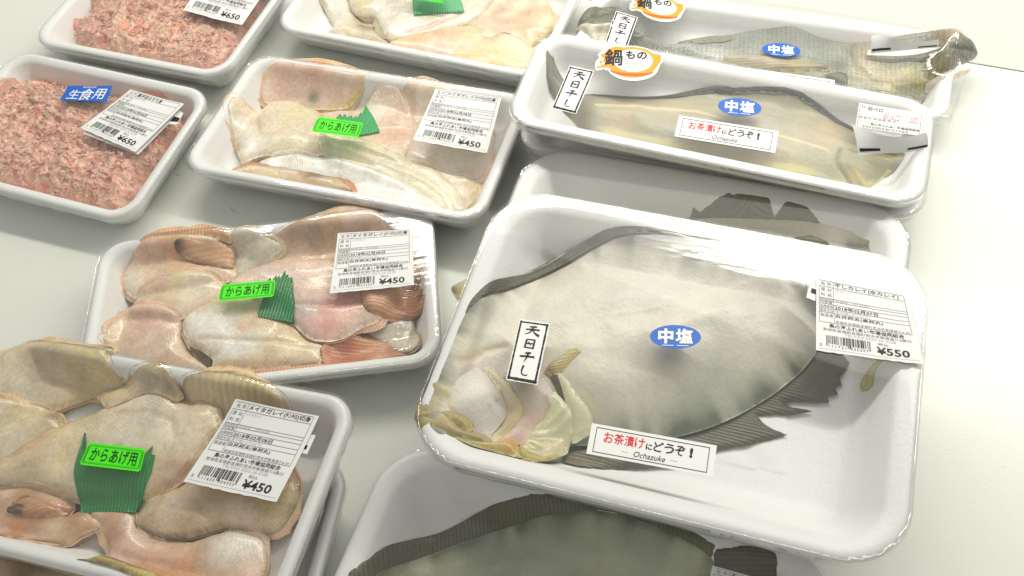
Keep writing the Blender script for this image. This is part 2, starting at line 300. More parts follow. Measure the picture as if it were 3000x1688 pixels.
class Tray:
    def __init__(s, kind, x, y, zrim, yaw, tx, ty, wd, dp, label, group, over=None):
        K = KIND[kind]; s.K = K; s.h = K['h']; s.cap = None if over is None else K['h']+over; s.w, s.d = wd*1000, dp*1000
        a, tx, ty = math.radians(yaw), math.radians(tx), math.radians(ty)
        ex = Vector((math.cos(a)*math.cos(ty), math.sin(a)*math.cos(ty), math.sin(ty)))
        ey = Vector((-math.sin(a)*math.cos(tx), math.cos(a)*math.cos(tx), math.sin(tx)))
        ez = ex.cross(ey).normalized(); ey = ez.cross(ex).normalized()
        o = Vector((x, y, zrim))-ez*(s.h*.001)
        s.M = Matrix(((ex.x, ey.x, ez.x, o.x), (ex.y, ey.y, ez.y, o.y), (ex.z, ey.z, ez.z, o.z), (0, 0, 0, 1)))
        s.root = tag(empty('fish_package', s.M), label, 'package', group)
        # tray shell
        h = s.h; prof = [(K['base']+3, 0), (K['base'], .5), (K['base']-1.5, 2.5), (3.0, h-7.5), (1.6, h-6.2), (.3, h-5.6), (0, h-4.2), (.0, h-2.4), (.7, h-1.0), (1.9, h-.25)]
        prof += [(i, h+z) for i, z in K['ins']]
        V = []; F = []; n = 44
        for i, z in prof:
            for p in rrect(s.w, s.d, K['r'], i): V.append((p[0]*.001, p[1]*.001, z*.001))
        for k in range(len(prof)-1):
            for j in range(n): F.append((k*n+j, k*n+(j+1) % n, (k+1)*n+(j+1) % n, (k+1)*n+j))
        F.append(tuple(reversed(range(n)))); m0 = (len(prof)-1)*n; F.append(tuple(range(m0, m0+n)))
        link('foam_tray', mesh('foam_tray', V, F), M_foam, s.root, s.M)
        s.x0, s.y0 = -s.w/2-45, -s.d/2-35
        X, Y = np.meshgrid(np.arange(s.x0, s.w/2+45), np.arange(s.y0, s.d/2+35), indexing='ij'); s.X, s.Y = X, Y
        r = K['r']; qx = np.abs(X)-(s.w/2-r); qy = np.abs(Y)-(s.d/2-r)
        sd = np.hypot(np.maximum(qx, 0), np.maximum(qy, 0))+np.minimum(np.maximum(qx, qy), 0)-r
        s.ins = -sd; ii = [0, .0]+[i for i, _ in K['ins']]; zz = [h-1, h]+[h+z for _, z in K['ins']]
        s.H = np.where(sd > 0, h-2, np.interp(-sd, [-.01, .1]+[i for i, _ in K['ins']], [h-1, h]+[h+z for _, z in K['ins']]))
        s.C = np.full_like(s.H, -99.0)           # top of the contents only
    def samp(s, A, P):
        P = np.asarray(P, float); fx = np.clip(P[:, 0]-s.x0, 0, A.shape[0]-1.01); fy = np.clip(P[:, 1]-s.y0, 0, A.shape[1]-1.01)
        i, j = fx.astype(int), fy.astype(int); u, v = fx-i, fy-j
        return A[i, j]*(1-u)*(1-v)+A[i+1, j]*u*(1-v)+A[i, j+1]*(1-u)*v+A[i+1, j+1]*u*v
    def place(s, name, V, F, mat, parent=None, smooth=True):
        V = np.asarray(V, float)
        if parent is None:
            c = np.array([(V[:, 0].min()+V[:, 0].max())/2, (V[:, 1].min()+V[:, 1].max())/2, V[:, 2].min()])
            M = s.M @ Matrix.Translation(Vector((c*.001).tolist()))
        else:
            M = s.M if parent is s.root else parent.matrix_world; c = np.array((s.M.inverted() @ M).translation)*1000
        me = mesh(name, (V-c)*.001, F)
        o = link(name, me, mat, None, None, smooth)
        if parent is not None: o.parent = parent; o.matrix_parent_inverse = Matrix.Identity(4); o.matrix_local = parent.matrix_world.inverted() @ M
        o.matrix_world = M
        return o
    def film(s, outline=None, sag=1.0, dx=0, wr0=.10, mat=None):
        h = s.h; F = np.where(s.ins > 0, h-sag*np.clip(s.ins/25, 0, 1), h-.6); tgt = s.C+.7
        if outline is not None: msk = inside(np.stack([s.X.ravel(), s.Y.ravel()], 1), outline).reshape(s.X.shape)
        else: msk = s.ins > .5
        edge = np.where(s.ins > 0, h+.25, h-1.0)
        F = np.maximum(F, tgt)
        for it in range(26):
            F = blur(F, 2.2); F = np.where(msk, np.maximum(F, tgt), np.maximum(edge, tgt)); F = np.maximum(F, np.where((s.ins > -.5) & (s.ins < 6), h+.3, -99))
        F = np.maximum(blur(F, 1.6), tgt-.2); s.F = F; s.FS = np.maximum(blur(F, 3.0), F-.1)
        L = crom(outline, 4) if outline is not None else lin_out(rrect(s.w+.8, s.d+.8, s.K['r'], 0), 5)
        V2, T = fillmesh(L, 2.4); z = s.samp(F, V2)+.15; n = len(L)
        V = [(*p, q) for p, q in zip(V2, z)]; wr = []
        gap = z-s.samp(s.C, V2); e = s.samp(s.ins, V2)
        for g, ee, p in zip(gap, e, V2): wr.append(wr0+(.55 if g < 1.6 else 0)+(.35 if ee < 3 else 0)+(.5 if abs(p[0]) > s.w/2-26 and abs(p[1]) > s.d/2-26 else 0))
        F2 = list(T); c = L.mean(0); rings = []
        for dz, sc in ((-2.5, .8), (-5.5, .3), (-(h-4)*.62, -4.5), (-(h-1.6), -s.K['base']+1)):
            st = len(V)
            for k in range(n):
                t = L[(k+1) % n]-L[k-1]; nr = np.array([t[1], -t[0]]); nr /= np.linalg.norm(nr)+1e-9
                if nr @ (L[k]-c) < 0: nr = -nr
                wob = noise2(L[k][0]+200, L[k][1]+200, 6, 3)*(2.0 if dz < -3 else .5)
                q = L[k]+nr*(sc+wob); V.append((q[0], q[1], min(h, z[k])+dz)); wr.append(.8)
            rings.append(st)
        prev = 0
        for st in rings:
            for k in range(n): F2.append((prev+k, prev+(k+1) % n, st+(k+1) % n, st+k))
            prev = st
        o = s.place('cling_wrap', V, F2, mat or M_film, s.root)
        at = o.data.attributes.new('wr', 'FLOAT', 'POINT'); at.data.foreach_set('value', np.array(wr, np.float32))
        return o

def polar(c):
    c = np.array(c, float); return lambda Q: np.arctan2(Q[:, 1]-c[1], Q[:, 0]-c[0])
def blob(T, name, outline, thick, base, label=None, cat='fish fillet', group=None, parent=None, mat=None, axis=None, step=1.6, edge=13, lift=0.0,
         splats=(), lines=(), ecol=None, ew=2.5, estr=.7, wob=.5, ray=None, rough_edge=None, zmin=None, und=1.3, sm=4, upd=True, flat=False, pw=1.0, keep=0, lip=None, skirt=True, fringe=None, tint=None, smooth_out=True):
    """a soft slab that lies on whatever is already in the tray T; outline in tray millimetres"""
    L = crom(outline, 2.2) if smooth_out else lin_out(outline, 1.6)
    if keep: L = np.column_stack([L[:, 0], T.d/2-keep-5*np.logaddexp(0, (T.d/2-keep-L[:, 1])/5)])+1e-3*rng.random(L.shape)
    if fringe is None: fringe = (3.0, np.array(base)*np.array((.96, .86, .72))) if name == 'fish_cut' else 0
    if name == 'fish_cut' and sm == 4: sm = 6.5
    if lip is None: lip = .32 if name == 'fish_cut' else 0
    if rough_edge is None: rough_edge = .55 if name == 'fish_cut' else 0
    if rough_edge:
        t = np.roll(L, -1, 0)-np.roll(L, 1, 0); nr = np.stack([t[:, 1], -t[:, 0]], 1)/(np.linalg.norm(t, axis=1)[:, None]+1e-9)
        k = np.arange(len(L)); L = L+nr*(rough_edge*(noise2(k*2.2, k*0, 3.0, 5)+.6*noise2(k*2.2, k*0, 1.3, 6)))[:, None]
    V2, F = fillmesh(L, step); n = len(V2)
    d, arc = segdist(V2, L)
    m = inside(np.stack([T.X.ravel(), T.Y.ravel()], 1), L).reshape(T.X.shape)
    Hb = np.maximum(blur(T.H, sm), np.where(m, T.H, -99)); Hb = np.maximum(blur(Hb, 1.5), -5)
    if zmin is not None: Hb = np.maximum(Hb, zmin)
    zb = T.samp(Hb, V2)+lift
    a, b = (np.array(axis[0], float), np.array(axis[1], float)) if axis else (L.mean(0), L.mean(0)+[1, 0])
    ux = (b-a)/(np.linalg.norm(b-a)+1e-9); uy = np.array([-ux[1], ux[0]]); U = (V2-a)@ux; Wv = (V2-a)@uy
    if flat: prof = np.minimum(d/.6, 1)
    else:
        t = np.clip(d/edge, 0, 1); prof = (1-lip)*(1-(1-t)**2)**pw+lip*(1-np.exp(-d/1.5))
    z = zb+thick*prof*(1+.18*noise2(V2[:, 0]+900, V2[:, 1]+900, 14, 8))+und*noise2(V2[:, 0]+500, V2[:, 1]+500, 11, 9)*np.clip(d/5, 0, 1)+.25*noise2(V2[:, 0]+300, V2[:, 1], 3.2, 4)*np.clip(d/3, 0, 1)*wob
    if T.cap is not None:
        q = T.cap-3; z = np.where(z > q, q+3*(1-np.exp(-(z-q)/3)), z); zb = np.minimum(zb, z)
    col = np.tile(np.array(base, float), (n, 1))
    nz = noise2(V2[:, 0]+700, V2[:, 1]+100, 17, 12)+.5*noise2(V2[:, 0], V2[:, 1]+900, 7, 13)
    if tint is not None: col = col+(np.array(tint)-col)*np.clip(.5+nz*1.4, 0, 1)[:, None]
    for sx, sy, r, c, st in splats:
        c = PAL[c] if isinstance(c, str) else c
        g = np.exp(-(((V2[:, 0]-sx)**2+(V2[:, 1]-sy)**2)/(r*r)))*st*(1+.5*nz); g = np.clip(g, 0, 1)[:, None]; col = col*(1-g)+np.array(c)*g
    if ecol is not None:
        g = (np.exp(-(d/ew)**1.5)*estr*(1+1.6*noise2(arc, arc*0, 5, 14))).clip(0, 1)[:, None]; col = col*(1-g)+np.array(ecol)*g
    for pts, wd, dz, c, st in lines:
        c = PAL[c] if isinstance(c, str) else c
        dd, _ = segdist(V2, np.array(pts, float), closed=False); g = np.exp(-(dd/wd)**2); z = z+dz*g
        if c is not None:
            g = (g*st)[:, None]; col = col*(1-g)+np.array(c)*g
    nb = len(L); z[:nb] = zb[:nb]-.15
    if ray is None: R = (arc+d*.6)*.5+.35*noise2(V2[:, 0]+50, V2[:, 1]+80, 5, 15)
    elif callable(ray): R = ray(V2)
    else: R = U*ray
    hs = T.samp(T.H, V2[:nb])-.3; W = np.column_stack([V2, z]); F = list(F)
    if skirt:
        cen = L.mean(0); q = V2[:nb]+(cen-V2[:nb])/(np.linalg.norm(cen-V2[:nb], axis=1)[:, None]+1e-6)*1.0
        W = np.vstack([W, np.column_stack([q, np.minimum(hs, z[:nb]-.4)])]); F += [(k, n+k, n+(k+1) % nb, (k+1) % nb) for k in range(nb)]
        col = np.vstack([col, col[:nb]]); U = np.concatenate([U, U[:nb]]); Wv = np.concatenate([Wv, Wv[:nb]]); R = np.concatenate([R, R[:nb]]); n = len(W)
    o = T.place(name, W, F, mat or M_flesh, parent)
    at = o.data.attributes.new('Col', 'FLOAT_COLOR', 'POINT'); at.data.foreach_set('color', np.column_stack([col, np.ones(n)]).astype(np.float32).ravel())
    at = o.data.attributes.new('UVF', 'FLOAT_VECTOR', 'POINT'); at.data.foreach_set('vector', np.column_stack([U, Wv, R]).astype(np.float32).ravel())
    if upd:
        P = np.stack([T.X[m], T.Y[m]], 1)
        if len(P):
            dd, _ = segdist(P, L); t = np.clip(dd/edge, 0, 1); pr = np.minimum(dd/.6, 1) if flat else (1-lip)*(1-(1-t)**2)**pw+lip*(1-np.exp(-dd/1.5))
            new = T.samp(Hb, P)+lift+thick*pr*1.03+.2
            if T.cap is not None: q = T.cap-3; new = np.where(new > q, q+3*(1-np.exp(-(new-q)/3)), new)
            T.H[m] = np.maximum(T.H[m], new); T.C[m] = np.maximum(T.C[m], new)
    if fringe:
        t = np.roll(L, -1, 0)-np.roll(L, 1, 0); nr = np.stack([t[:, 1], -t[:, 0]], 1)/(np.linalg.norm(t, axis=1)[:, None]+1e-9); nr *= -np.sign(((L-L.mean(0))*nr).sum(1).mean())*-1
        k = np.arange(len(L)); sd = int(abs(L[0, 0]*7+L[0, 1]*3)) % 40; wv = fringe[0]*np.clip(.35+2.2*noise2(k*2.2+sd*9, k*0, 22, 17), .12, 1.15)*(1+.5*noise2(k*2.2, k*0, 1.9, 18))
        V = []; C = []; Rr = []; F = []; m = len(L); zi = z[:nb]; c0 = np.array(fringe[1]); arcl = np.concatenate([[0], np.cumsum(np.linalg.norm(np.diff(L, axis=0), axis=1))])
        for j, (f, dz) in enumerate(((-.8, .5), (.35, .3), (1.0, -.5))):
            q = L+nr*(wv*f if f > 0 else np.full(m, f))[:, None]; zz = np.maximum(T.samp(T.H, q) if j else zi, zi-1.6)+dz
            for i in range(m): V.append((q[i, 0], q[i, 1], zz[i] if j < 2 else max(zi[i]-1.8, min(zz[i], zi[i]+1.5)))); C.append(c0*(1.0 if j < 2 else .8)); Rr.append(arcl[i]*.8)
        for j in range(2):
            for i in range(m): F.append((j*m+i, j*m+(i+1) % m, (j+1)*m+(i+1) % m, (j+1)*m+i))
        f_ = T.place('fin_fringe', np.array(V), F, M_fin, o)
        at = f_.data.attributes.new('Col', 'FLOAT_COLOR', 'POINT'); at.data.foreach_set('color', np.column_stack([np.array(C), np.ones(len(V))]).astype(np.float32).ravel())
        at = f_.data.attributes.new('UVF', 'FLOAT_VECTOR', 'POINT'); at.data.foreach_set('vector', np.column_stack([np.zeros(len(V)), np.zeros(len(V)), Rr]).astype(np.float32).ravel())
    if label: tag(o, label, cat, group)
    return o

# ------------------------------------------------------------------ print
_tc = {}
def text2d(txt, bold=0.0, shear=0.0):
    key = (txt, bold, shear)
    if key in _tc: return _tc[key]
    c = bpy.data.curves.new('t', 'FONT'); c.body = txt; c.offset = bold; c.shear = shear; c.resolution_u = 2
    o = bpy.data.objects.new('t', c); COL.objects.link(o)
    me = bpy.data.meshes.new_from_object(o.evaluated_get(bpy.context.evaluated_depsgraph_get()))
    V = np.array([tuple(v.co)[:2] for v in me.vertices]) if len(me.vertices) else np.zeros((0, 2)); F = [tuple(p.vertices) for p in me.polygons]
    bpy.data.objects.remove(o); bpy.data.curves.remove(c); bpy.data.meshes.remove(me)
    _tc[key] = (V, F); return _tc[key]
class Print:
    def __init__(s): s.V = []; s.F = []
    def add(s, V, F):
        n = len(s.V); s.V += [tuple(v) for v in V]; s.F += [tuple(i+n for i in f) for f in F]
    def text(s, txt, x0, y0, x1, y1, bold=0.0, shear=0.0, rot=0):
        V, F = text2d(txt, bold, shear)
        if not len(V): return
        lo, hi = V.min(0), V.max(0); Q = (V-lo)/(hi-lo+1e-9)
        if rot:
            Q = Q-.5; a = math.radians(rot); Q = np.column_stack([Q[:, 0]*math.cos(a)-Q[:, 1]*math.sin(a), Q[:, 0]*math.sin(a)+Q[:, 1]*math.cos(a)])+.5
        s.add(np.column_stack([x0+Q[:, 0]*(x1-x0), y0+Q[:, 1]*(y1-y0)]), F)
    def rect(s, x0, y0, x1, y1, n=1):
        V = []; F = []; hor = abs(x1-x0) > abs(y1-y0)
        for k in range(n+1):
            t = k/n
            V += [(x0+(x1-x0)*t, y0), (x0+(x1-x0)*t, y1)] if hor else [(x0, y0+(y1-y0)*t), (x1, y0+(y1-y0)*t)]
            if k: F.append((2*k-2, 2*k, 2*k+1, 2*k-1))
        s.add(V, F)
    def box(s, x0, y0, x1, y1, tx, ty):
        s.rect(x0, y0, x1, y0+ty, 10); s.rect(x0, y1-ty, x1, y1, 10); s.rect(x0, y0+ty, x0+tx, y1-ty, 8); s.rect(x1-tx, y0+ty, x1, y1-ty, 8)
    def stroke(s, pts, w0, w1, jit=0.0):
        P = np.array(pts, float); Q = [P[0]]
        for a, b in zip(P[:-1], P[1:]):
            m = max(1, int(np.linalg.norm(b-a)/.05))
            for k in range(1, m+1): Q.append(a+(b-a)*k/m)
        Q = np.array(Q); n = len(Q); t = np.gradient(Q, axis=0); t /= np.linalg.norm(t, axis=1)[:, None]+1e-9; nr = np.column_stack([-t[:, 1], t[:, 0]])
        V = []; F = []
        for k in range(n):
            wv = (w0+(w1-w0)*k/(n-1))*(1+jit*(random.random()-.5))/2; V += [Q[k]+nr[k]*wv, Q[k]-nr[k]*wv]
            if k: F.append((2*k-2, 2*k-1, 2*k+1, 2*k))
        s.add(V, F)
    def poly(s, pts): s.add(pts, [tuple(range(len(pts)))])
class Sheet:
    """a printed sheet stuck on the wrap of tray T: four corners TL TR BR BL in tray millimetres"""
    def __init__(s, T, C, name, mat, label=None, curl=None, outline=None, nx=14, ny=14, off=.35, z=None, serr=False):
        s.T, s.C, s.curl, s.off, s.z = T, np.array(C, float), curl, off, z
        if outline is None:
            V = []; F = []
            for j in range(ny+1):
                for i in range(nx+1):
                    y = j/ny
                    if serr and j == 0: y = .012*random.random()-.004
                    V.append((i/nx, y))
            F = [(j*(nx+1)+i, j*(nx+1)+i+1, (j+1)*(nx+1)+i+1, (j+1)*(nx+1)+i) for j in range(ny) for i in range(nx)]
        else:
            V, F = fillmesh(np.array(outline, float), .09)
        W = s.map(V, 0); n = len(W); W2 = W.copy(); W2[:, 2] -= .12
        s.o = T.place(name, W, F, mat, T.root)
        if label: s.o['label'] = label
    def map(s, P, layer):
        P = np.asarray(P, float); u, v = P[:, :1], P[:, 1:2]; TL, TR, BR, BL = s.C
        Q = (TL*(1-u)+TR*u)*v+(BL*(1-u)+BR*u)*(1-v)
        z = (s.T.samp(s.T.FS, Q) if s.z is None else np.full(len(Q), s.z))+s.off+.13*layer
        if s.curl is not None: z = z+s.curl(P[:, 0], P[:, 1])
        return np.column_stack([Q, z])
    def put(s, pr, name, mat, layer=1):
        if pr.V: return s.T.place(name, s.map(pr.V, layer), pr.F, mat, s.o, smooth=False)
EAN_L = ['0001101', '0011001', '0010011', '0111101', '0100011', '0110001', '0101111', '0111011', '0110111', '0001011']
EAN_P = ['LLLLLL', 'LLGLGG', 'LLGGLG', 'LLGGGL', 'LGLLGG', 'LGGLLG', 'LGGGLL', 'LGLGLG', 'LGLGGL', 'LGGLGL']
def ean(code):
    R = lambda d: ''.join('1' if c == '0' else '0' for c in EAN_L[d]); G = lambda d: R(d)[::-1]
    d = [int(c) for c in code]; p = EAN_P[d[0]]
    return '101'+''.join(EAN_L[x] if k == 'L' else G(x) for x, k in zip(d[1:7], p))+'01010'+''.join(R(x) for x in d[7:])+'101'
def price_label(T, C, title, date, code, price, label, curl=None, small=''):
    sh = Sheet(T, C, 'price_label', M_paper, label, curl, serr=True, nx=18, ny=18, off=.5)
    k, g, f = Print(), Print(), Print(); Y = lambda y: 1-y
    ln = lambda x0, y, x1: g.rect(x0, Y(y)-.0024, x1, Y(y)+.0024, 12)
    vl = lambda x, y0, y1: g.rect(x-.0022, Y(y1), x+.0022, Y(y0), 10)
    ln(.03, .105, .95); ln(.03, .265, .95); ln(.03, .30, .95); ln(.03, .345, .95); ln(.03, .41, .95); ln(.03, .465, .95); ln(.03, .60, .95); ln(.03, .022, .95)
    vl(.185, .022, .60); vl(.95, .022, .60); vl(.032, .105, .60)
    k.text(title, .20, Y(.096), .20+min(.73, .063*len(title)), Y(.03), bold=.012)
    for t, a, b in (('名', .05, .04), ('称', .12, .04)): g.text(t, a, Y(b+.045), a+.045, Y(b))
    for t, a, b in (('原', .05, .125), ('材', .12, .125), ('料', .05, .195), ('名', .12, .195)): g.text(t, a, Y(b+.045), a+.045, Y(b))
    f.text(small or 'メイタガレイ', .205, Y(.15), .38, Y(.118)); g.text('原料原産地', .038, Y(.293), .178, Y(.27)); f.text('宮城県（荒浜港）', .2, Y(.295), .56, Y(.268))
    g.text('内容量', .045, Y(.338), .17, Y(.305)); g.text('消費期限', .038, Y(.40), .178, Y(.36)); k.text(date, .195, Y(.403), .64, Y(.352), bold=.008)
    g.text('保存方法', .038, Y(.458), .178, Y(.42)); f.text('要冷蔵(10℃以下)', .2, Y(.458), .55, Y(.42)); g.text('製造者', .045, Y(.525), .175, Y(.48))
    k.text('白井邦夫(幸邦丸)', .2, Y(.525), .68, Y(.473), bold=.006); g.text('宮城県亘理郡亘理町荒浜字築港通り6-34', .2, Y(.592), .93, Y(.557))
    k.text('鳥の海ふれあい市場協同組合', .13, Y(.668), .87, Y(.612), bold=.01); g.text('宮城県亘理郡亘理町荒浜字築港通り6番22', .07, Y(.715), .93, Y(.676)); f.text('TEL/FAX 0223-36-2228', .28, Y(.755), .78, Y(.722))
    g.text('税込', .60, Y(.812), .70, Y(.775)); k.text('¥'+price, .58, Y(.935), .89, Y(.832), bold=.022)
    bc = Print(); bits = ean(code); x0, x1 = .10, .525; dx = (x1-x0)/len(bits)
    i = 0
    while i < len(bits):
        if bits[i] == '1':
            j = i
            while j < len(bits) and bits[j] == '1': j += 1
            grd = i < 3 or i > 90 or 44 < i < 51
            bc.rect(x0+i*dx, Y(.915 if grd else .885), x0+j*dx, Y(.775)); i = j
        else: i += 1
    k.text(code[0], .035, Y(.925), .06, Y(.895)); k.text(' '.join(code[1:7]), .125, Y(.932), .29, Y(.898)); k.text(' '.join(code[7:]), .335, Y(.932), .50, Y(.898))
    f.rect(.02, Y(.962), .97, Y(.958), 10)
    sh.put(k, 'label_print', M_ink); sh.put(g, 'label_small_print', M_grey); sh.put(f, 'label_faint_print', M_lgrey); sh.put(bc, 'barcode', M_ink)
    return sh
def green_sticker(T, C, label):
    ol = [(.03, 0), (.97, 0), (1, .1), (1, .9), (.97, 1), (.03, 1), (0, .9), (0, .1)]
    sh = Sheet(T, C, 'green_sticker', M_green, label, outline=ol, off=.55); k = Print(); b = Print()
    k.text('からあげ用', .11, .2, .90, .82, bold=.014)
    R = lambda i, j: [(.035+i, .08+j*3), (.965-i, .08+j*3), (.985-i, .15+j*3), (.985-i, .85-j*3), (.965-i, .92-j*3), (.035+i, .92-j*3), (.015+i, .85-j*3), (.015+i, .15+j*3), (.035+i, .08+j*3)]
    b.stroke(R(.012, .008), .010, .010); b.stroke(R(.034, .022), .008, .008)
    sh.put(k, 'sticker_lettering', M_dgreen); sh.put(b, 'sticker_border', M_dgreen)
BR = {  # brush strokes in a unit cell
 '天': [([(.28, .84), (.70, .90)], .07, .10), ([(.10, .57), (.42, .62), (.90, .64)], .08, .10), ([(.50, .88), (.47, .55), (.30, .28), (.10, .14)], .10, .04), ([(.50, .56), (.62, .34), (.92, .10)], .05, .15)],
 '日': [([(.28, .86), (.24, .12)], .10, .09), ([(.28, .86), (.74, .90), (.72, .10)], .06, .11), ([(.28, .50), (.66, .55)], .07, .07), ([(.40, .66), (.56, .36)], .06, .04), ([(.24, .16), (.72, .16)], .07, .07)],
 '干': [([(.34, .82), (.68, .90)], .08, .10), ([(.08, .50), (.45, .56), (.92, .58)], .09, .11), ([(.53, .86), (.50, .50), (.38, .06)], .12, .03)],
 'し': [([(.42, .92), (.36, .50), (.40, .20), (.55, .10), (.74, .16)], .11, .05)],
}
def brush_sticker(T, C, label):
    sh = Sheet(T, C, 'brush_lettered_sticker', M_glossp, label, off=.5); k = Print(); b = Print()
    for i, ch in enumerate('天日干し'):
        for pts, a, c in BR[ch]:
            P = [(.22+.56*x, .74-.215*i+.185*y) for x, y in pts]
            s2 = Print(); s2.stroke([(x, y/ .48) for x, y in P], a*.62, c*.62, .25); k.add([(x, y*.48) for x, y in s2.V], s2.F)
    def side(a, c, w):
        s2 = Print(); s2.stroke([(a[0], a[1]/.5), (c[0], c[1]/.5)], w, w*1.1, .35); b.add([(x, y*.5) for x, y in s2.V], s2.F)
    side((.03, .955), (.97, .965), .045); side((.06, .975), (.07, .03), .055); side((.93, .98), (.92, .02), .06); side((.03, .042), (.97, .035), .085)
    sh.put(k, 'sticker_lettering', M_ink); sh.put(b, 'sticker_border', M_ink)
def oval_sticker(T, C, label):
    ol = [(.5+.5*math.cos(a), .5+.5*math.sin(a)) for a in np.linspace(0, 2*math.pi, 40, endpoint=False)]
    sh = Sheet(T, C, 'blue_oval_sticker', M_blue, label, outline=ol, off=.5); k = Print()
    k.text('中', .16, .20, .46, .84, bold=.045); k.text('塩', .50, .22, .84, .85, bold=.035)
    k.rect(.24, .115, .47, .145, 3); k.rect(.53, .115, .76, .145, 3); sh.put(k, 'sticker_lettering', M_white)
def tea_sticker(T, C, label):
    sh = Sheet(T, C, 'tea_rice_sticker', M_glossp, label, off=.5); r, k = Print(), Print()
    for i, ch in enumerate('お茶漬け'): r.text(ch, .115+i*.083, .46, .115+i*.083+.078, .80, bold=.010)
    k.text('に', .455, .47, .505, .66, bold=.03)
    for i, ch in enumerate('どうぞ'): k.text(ch, .515+i*.085, .46, .515+i*.085+.078, .78, bold=.016)
    k.text('!', .80, .46, .825, .78, bold=.05); k.text('Ochazuke', .37, .17, .62, .35, shear=.3)
    k.rect(.27, .265, .325, .272, 2); k.rect(.66, .265, .715, .272, 2); k.box(.045, .09, .95, .90, .005, .02)
    sh.put(r, 'sticker_red_lettering', M_red); sh.put(k, 'sticker_lettering', M_ink)
def pot_sticker(T, C, label):
    # C is the bounding quad; a cooking-pot shape in orange with a white face
    ell = lambda cx, cy, a, b, t0=0, t1=360, n=36: [(cx+a*math.cos(math.radians(t)), cy+b*math.sin(math.radians(t))) for t in np.linspace(t0, t1, n, endpoint=(t1-t0 < 360))]
    ol = [(.0, .30), (.03, .24), (.14, .30)]+[(.16, .26)]+ell(.56, .42, .39, .42, 200, 340, 20)+[(.97, .50), (1.0, .58), (.99, .80), (.90, .83)]+ell(.56, .50, .40, .50, 40, 110, 12)+[(.28, .98), (.12, .88), (.02, .70), (.05, .62), (.0, .5)]
    sh = Sheet(T, C, 'pot_shaped_sticker', M_glossp, label, outline=ol, off=.45); o, d, wh, k, g = Print(), Print(), Print(), Print(), Print()
    o.poly([(.02, .31), (.12, .34)]+ell(.55, .48, .36, .39, 200, 340, 20)+[(.955, .54), (.97, .60), (.965, .76), (.88, .78)]+ell(.55, .52, .37, .44, 35, 112, 12)+[(.27, .95), (.15, .84), (.16, .76), (.06, .70), (.09, .63)])
    d.poly(ell(.55, .30, .33, .17, 195, 345, 16)+list(reversed(ell(.55, .30, .335, .09, 195, 345, 16))))
    wh.poly(ell(.56, .56, .29, .32)); wh.poly(ell(.09, .56, .03, .045)); wh.poly(ell(.06, .40, .03, .045)); wh.poly(ell(.12, .45, .022, .035))
    k.text('鍋', .13, .40, .40, .86, bold=.022); k.text('もの', .44, .60, .76, .84, bold=.03); g.text('お召し上り方', .46, .52, .66, .56)
    for i, t in enumerate(('鍋底に白菜を敷き、え', 'び、魚、野菜、豆腐', 'かまぼこなどを入れ', '塩だしにして煮ます。')): g.text(t, .43, .46-i*.062, .74-.01*i, .50-i*.062)
    sh.put(o, 'sticker_pot', M_orange, 1); sh.put(d, 'sticker_pot_base', M_dorange, 2); sh.put(wh, 'sticker_face', M_glossp, 2); sh.put(k, 'sticker_lettering', M_ink, 3); sh.put(g, 'sticker_small_print', M_grey, 3)
def raw_sticker(T, C, label):
    sh = Sheet(T, C, 'blue_raw_fish_sticker', M_blue, label, off=.5); k = Print()
    k.text('生', .10, .12, .36, .72, bold=.006, shear=.15); k.text('食', .36, .06, .66, .80, bold=.006, shear=.15); k.text('用', .64, .14, .92, .80, bold=.006, shear=.15)
    k.text('鮮度抜群', .36, .84, .66, .95); sh.put(k, 'sticker_lettering', M_white)
def flap(T, top, bot, h0, h1, bars, label, parent=None):
    """the loose lower end of a label folded towards the aisle: from the fold (top, height h0) to the free edge (bot, h1)"""
    a = crom_open(top, 14); b = crom_open(bot, 14); V = []; F = []; m = 8
    P = lambda u, t: np.array([*(a(u)*(1-t)+b(u)*t), h0+(h1-h0)*t+1.4*math.sin(math.pi*t)])
    for j in range(m+1):
        for i in range(15): V.append(P(i/14, j/m))
    F = [(j*15+i, j*15+i+1, (j+1)*15+i+1, (j+1)*15+i) for j in range(m) for i in range(14)]
    o = T.place('label_flap', V, F, M_paper, T.root); o['label'] = label
    V = []; F = []
    for u0, u1 in bars:
        n = len(V); q = 6
        for i in range(q+1):
            for t in (.80, .90):
                p = P(u0+(u1-u0)*i/q, t); V.append(p+np.array([0, -.12, .16]))
        F += [(n+2*i, n+2*i+1, n+2*i+3, n+2*i+2) for i in range(q)]
    T.place('sensor_mark', V, F, M_ink, o, smooth=False); return o
def crom_open(P, n):
    P = np.array(P, float); s = np.concatenate([[0], np.cumsum(np.linalg.norm(np.diff(P, axis=0), axis=1))]); s /= s[-1]
    return lambda u: np.array([np.interp(u, s, P[:, 0]), np.interp(u, s, P[:, 1])])

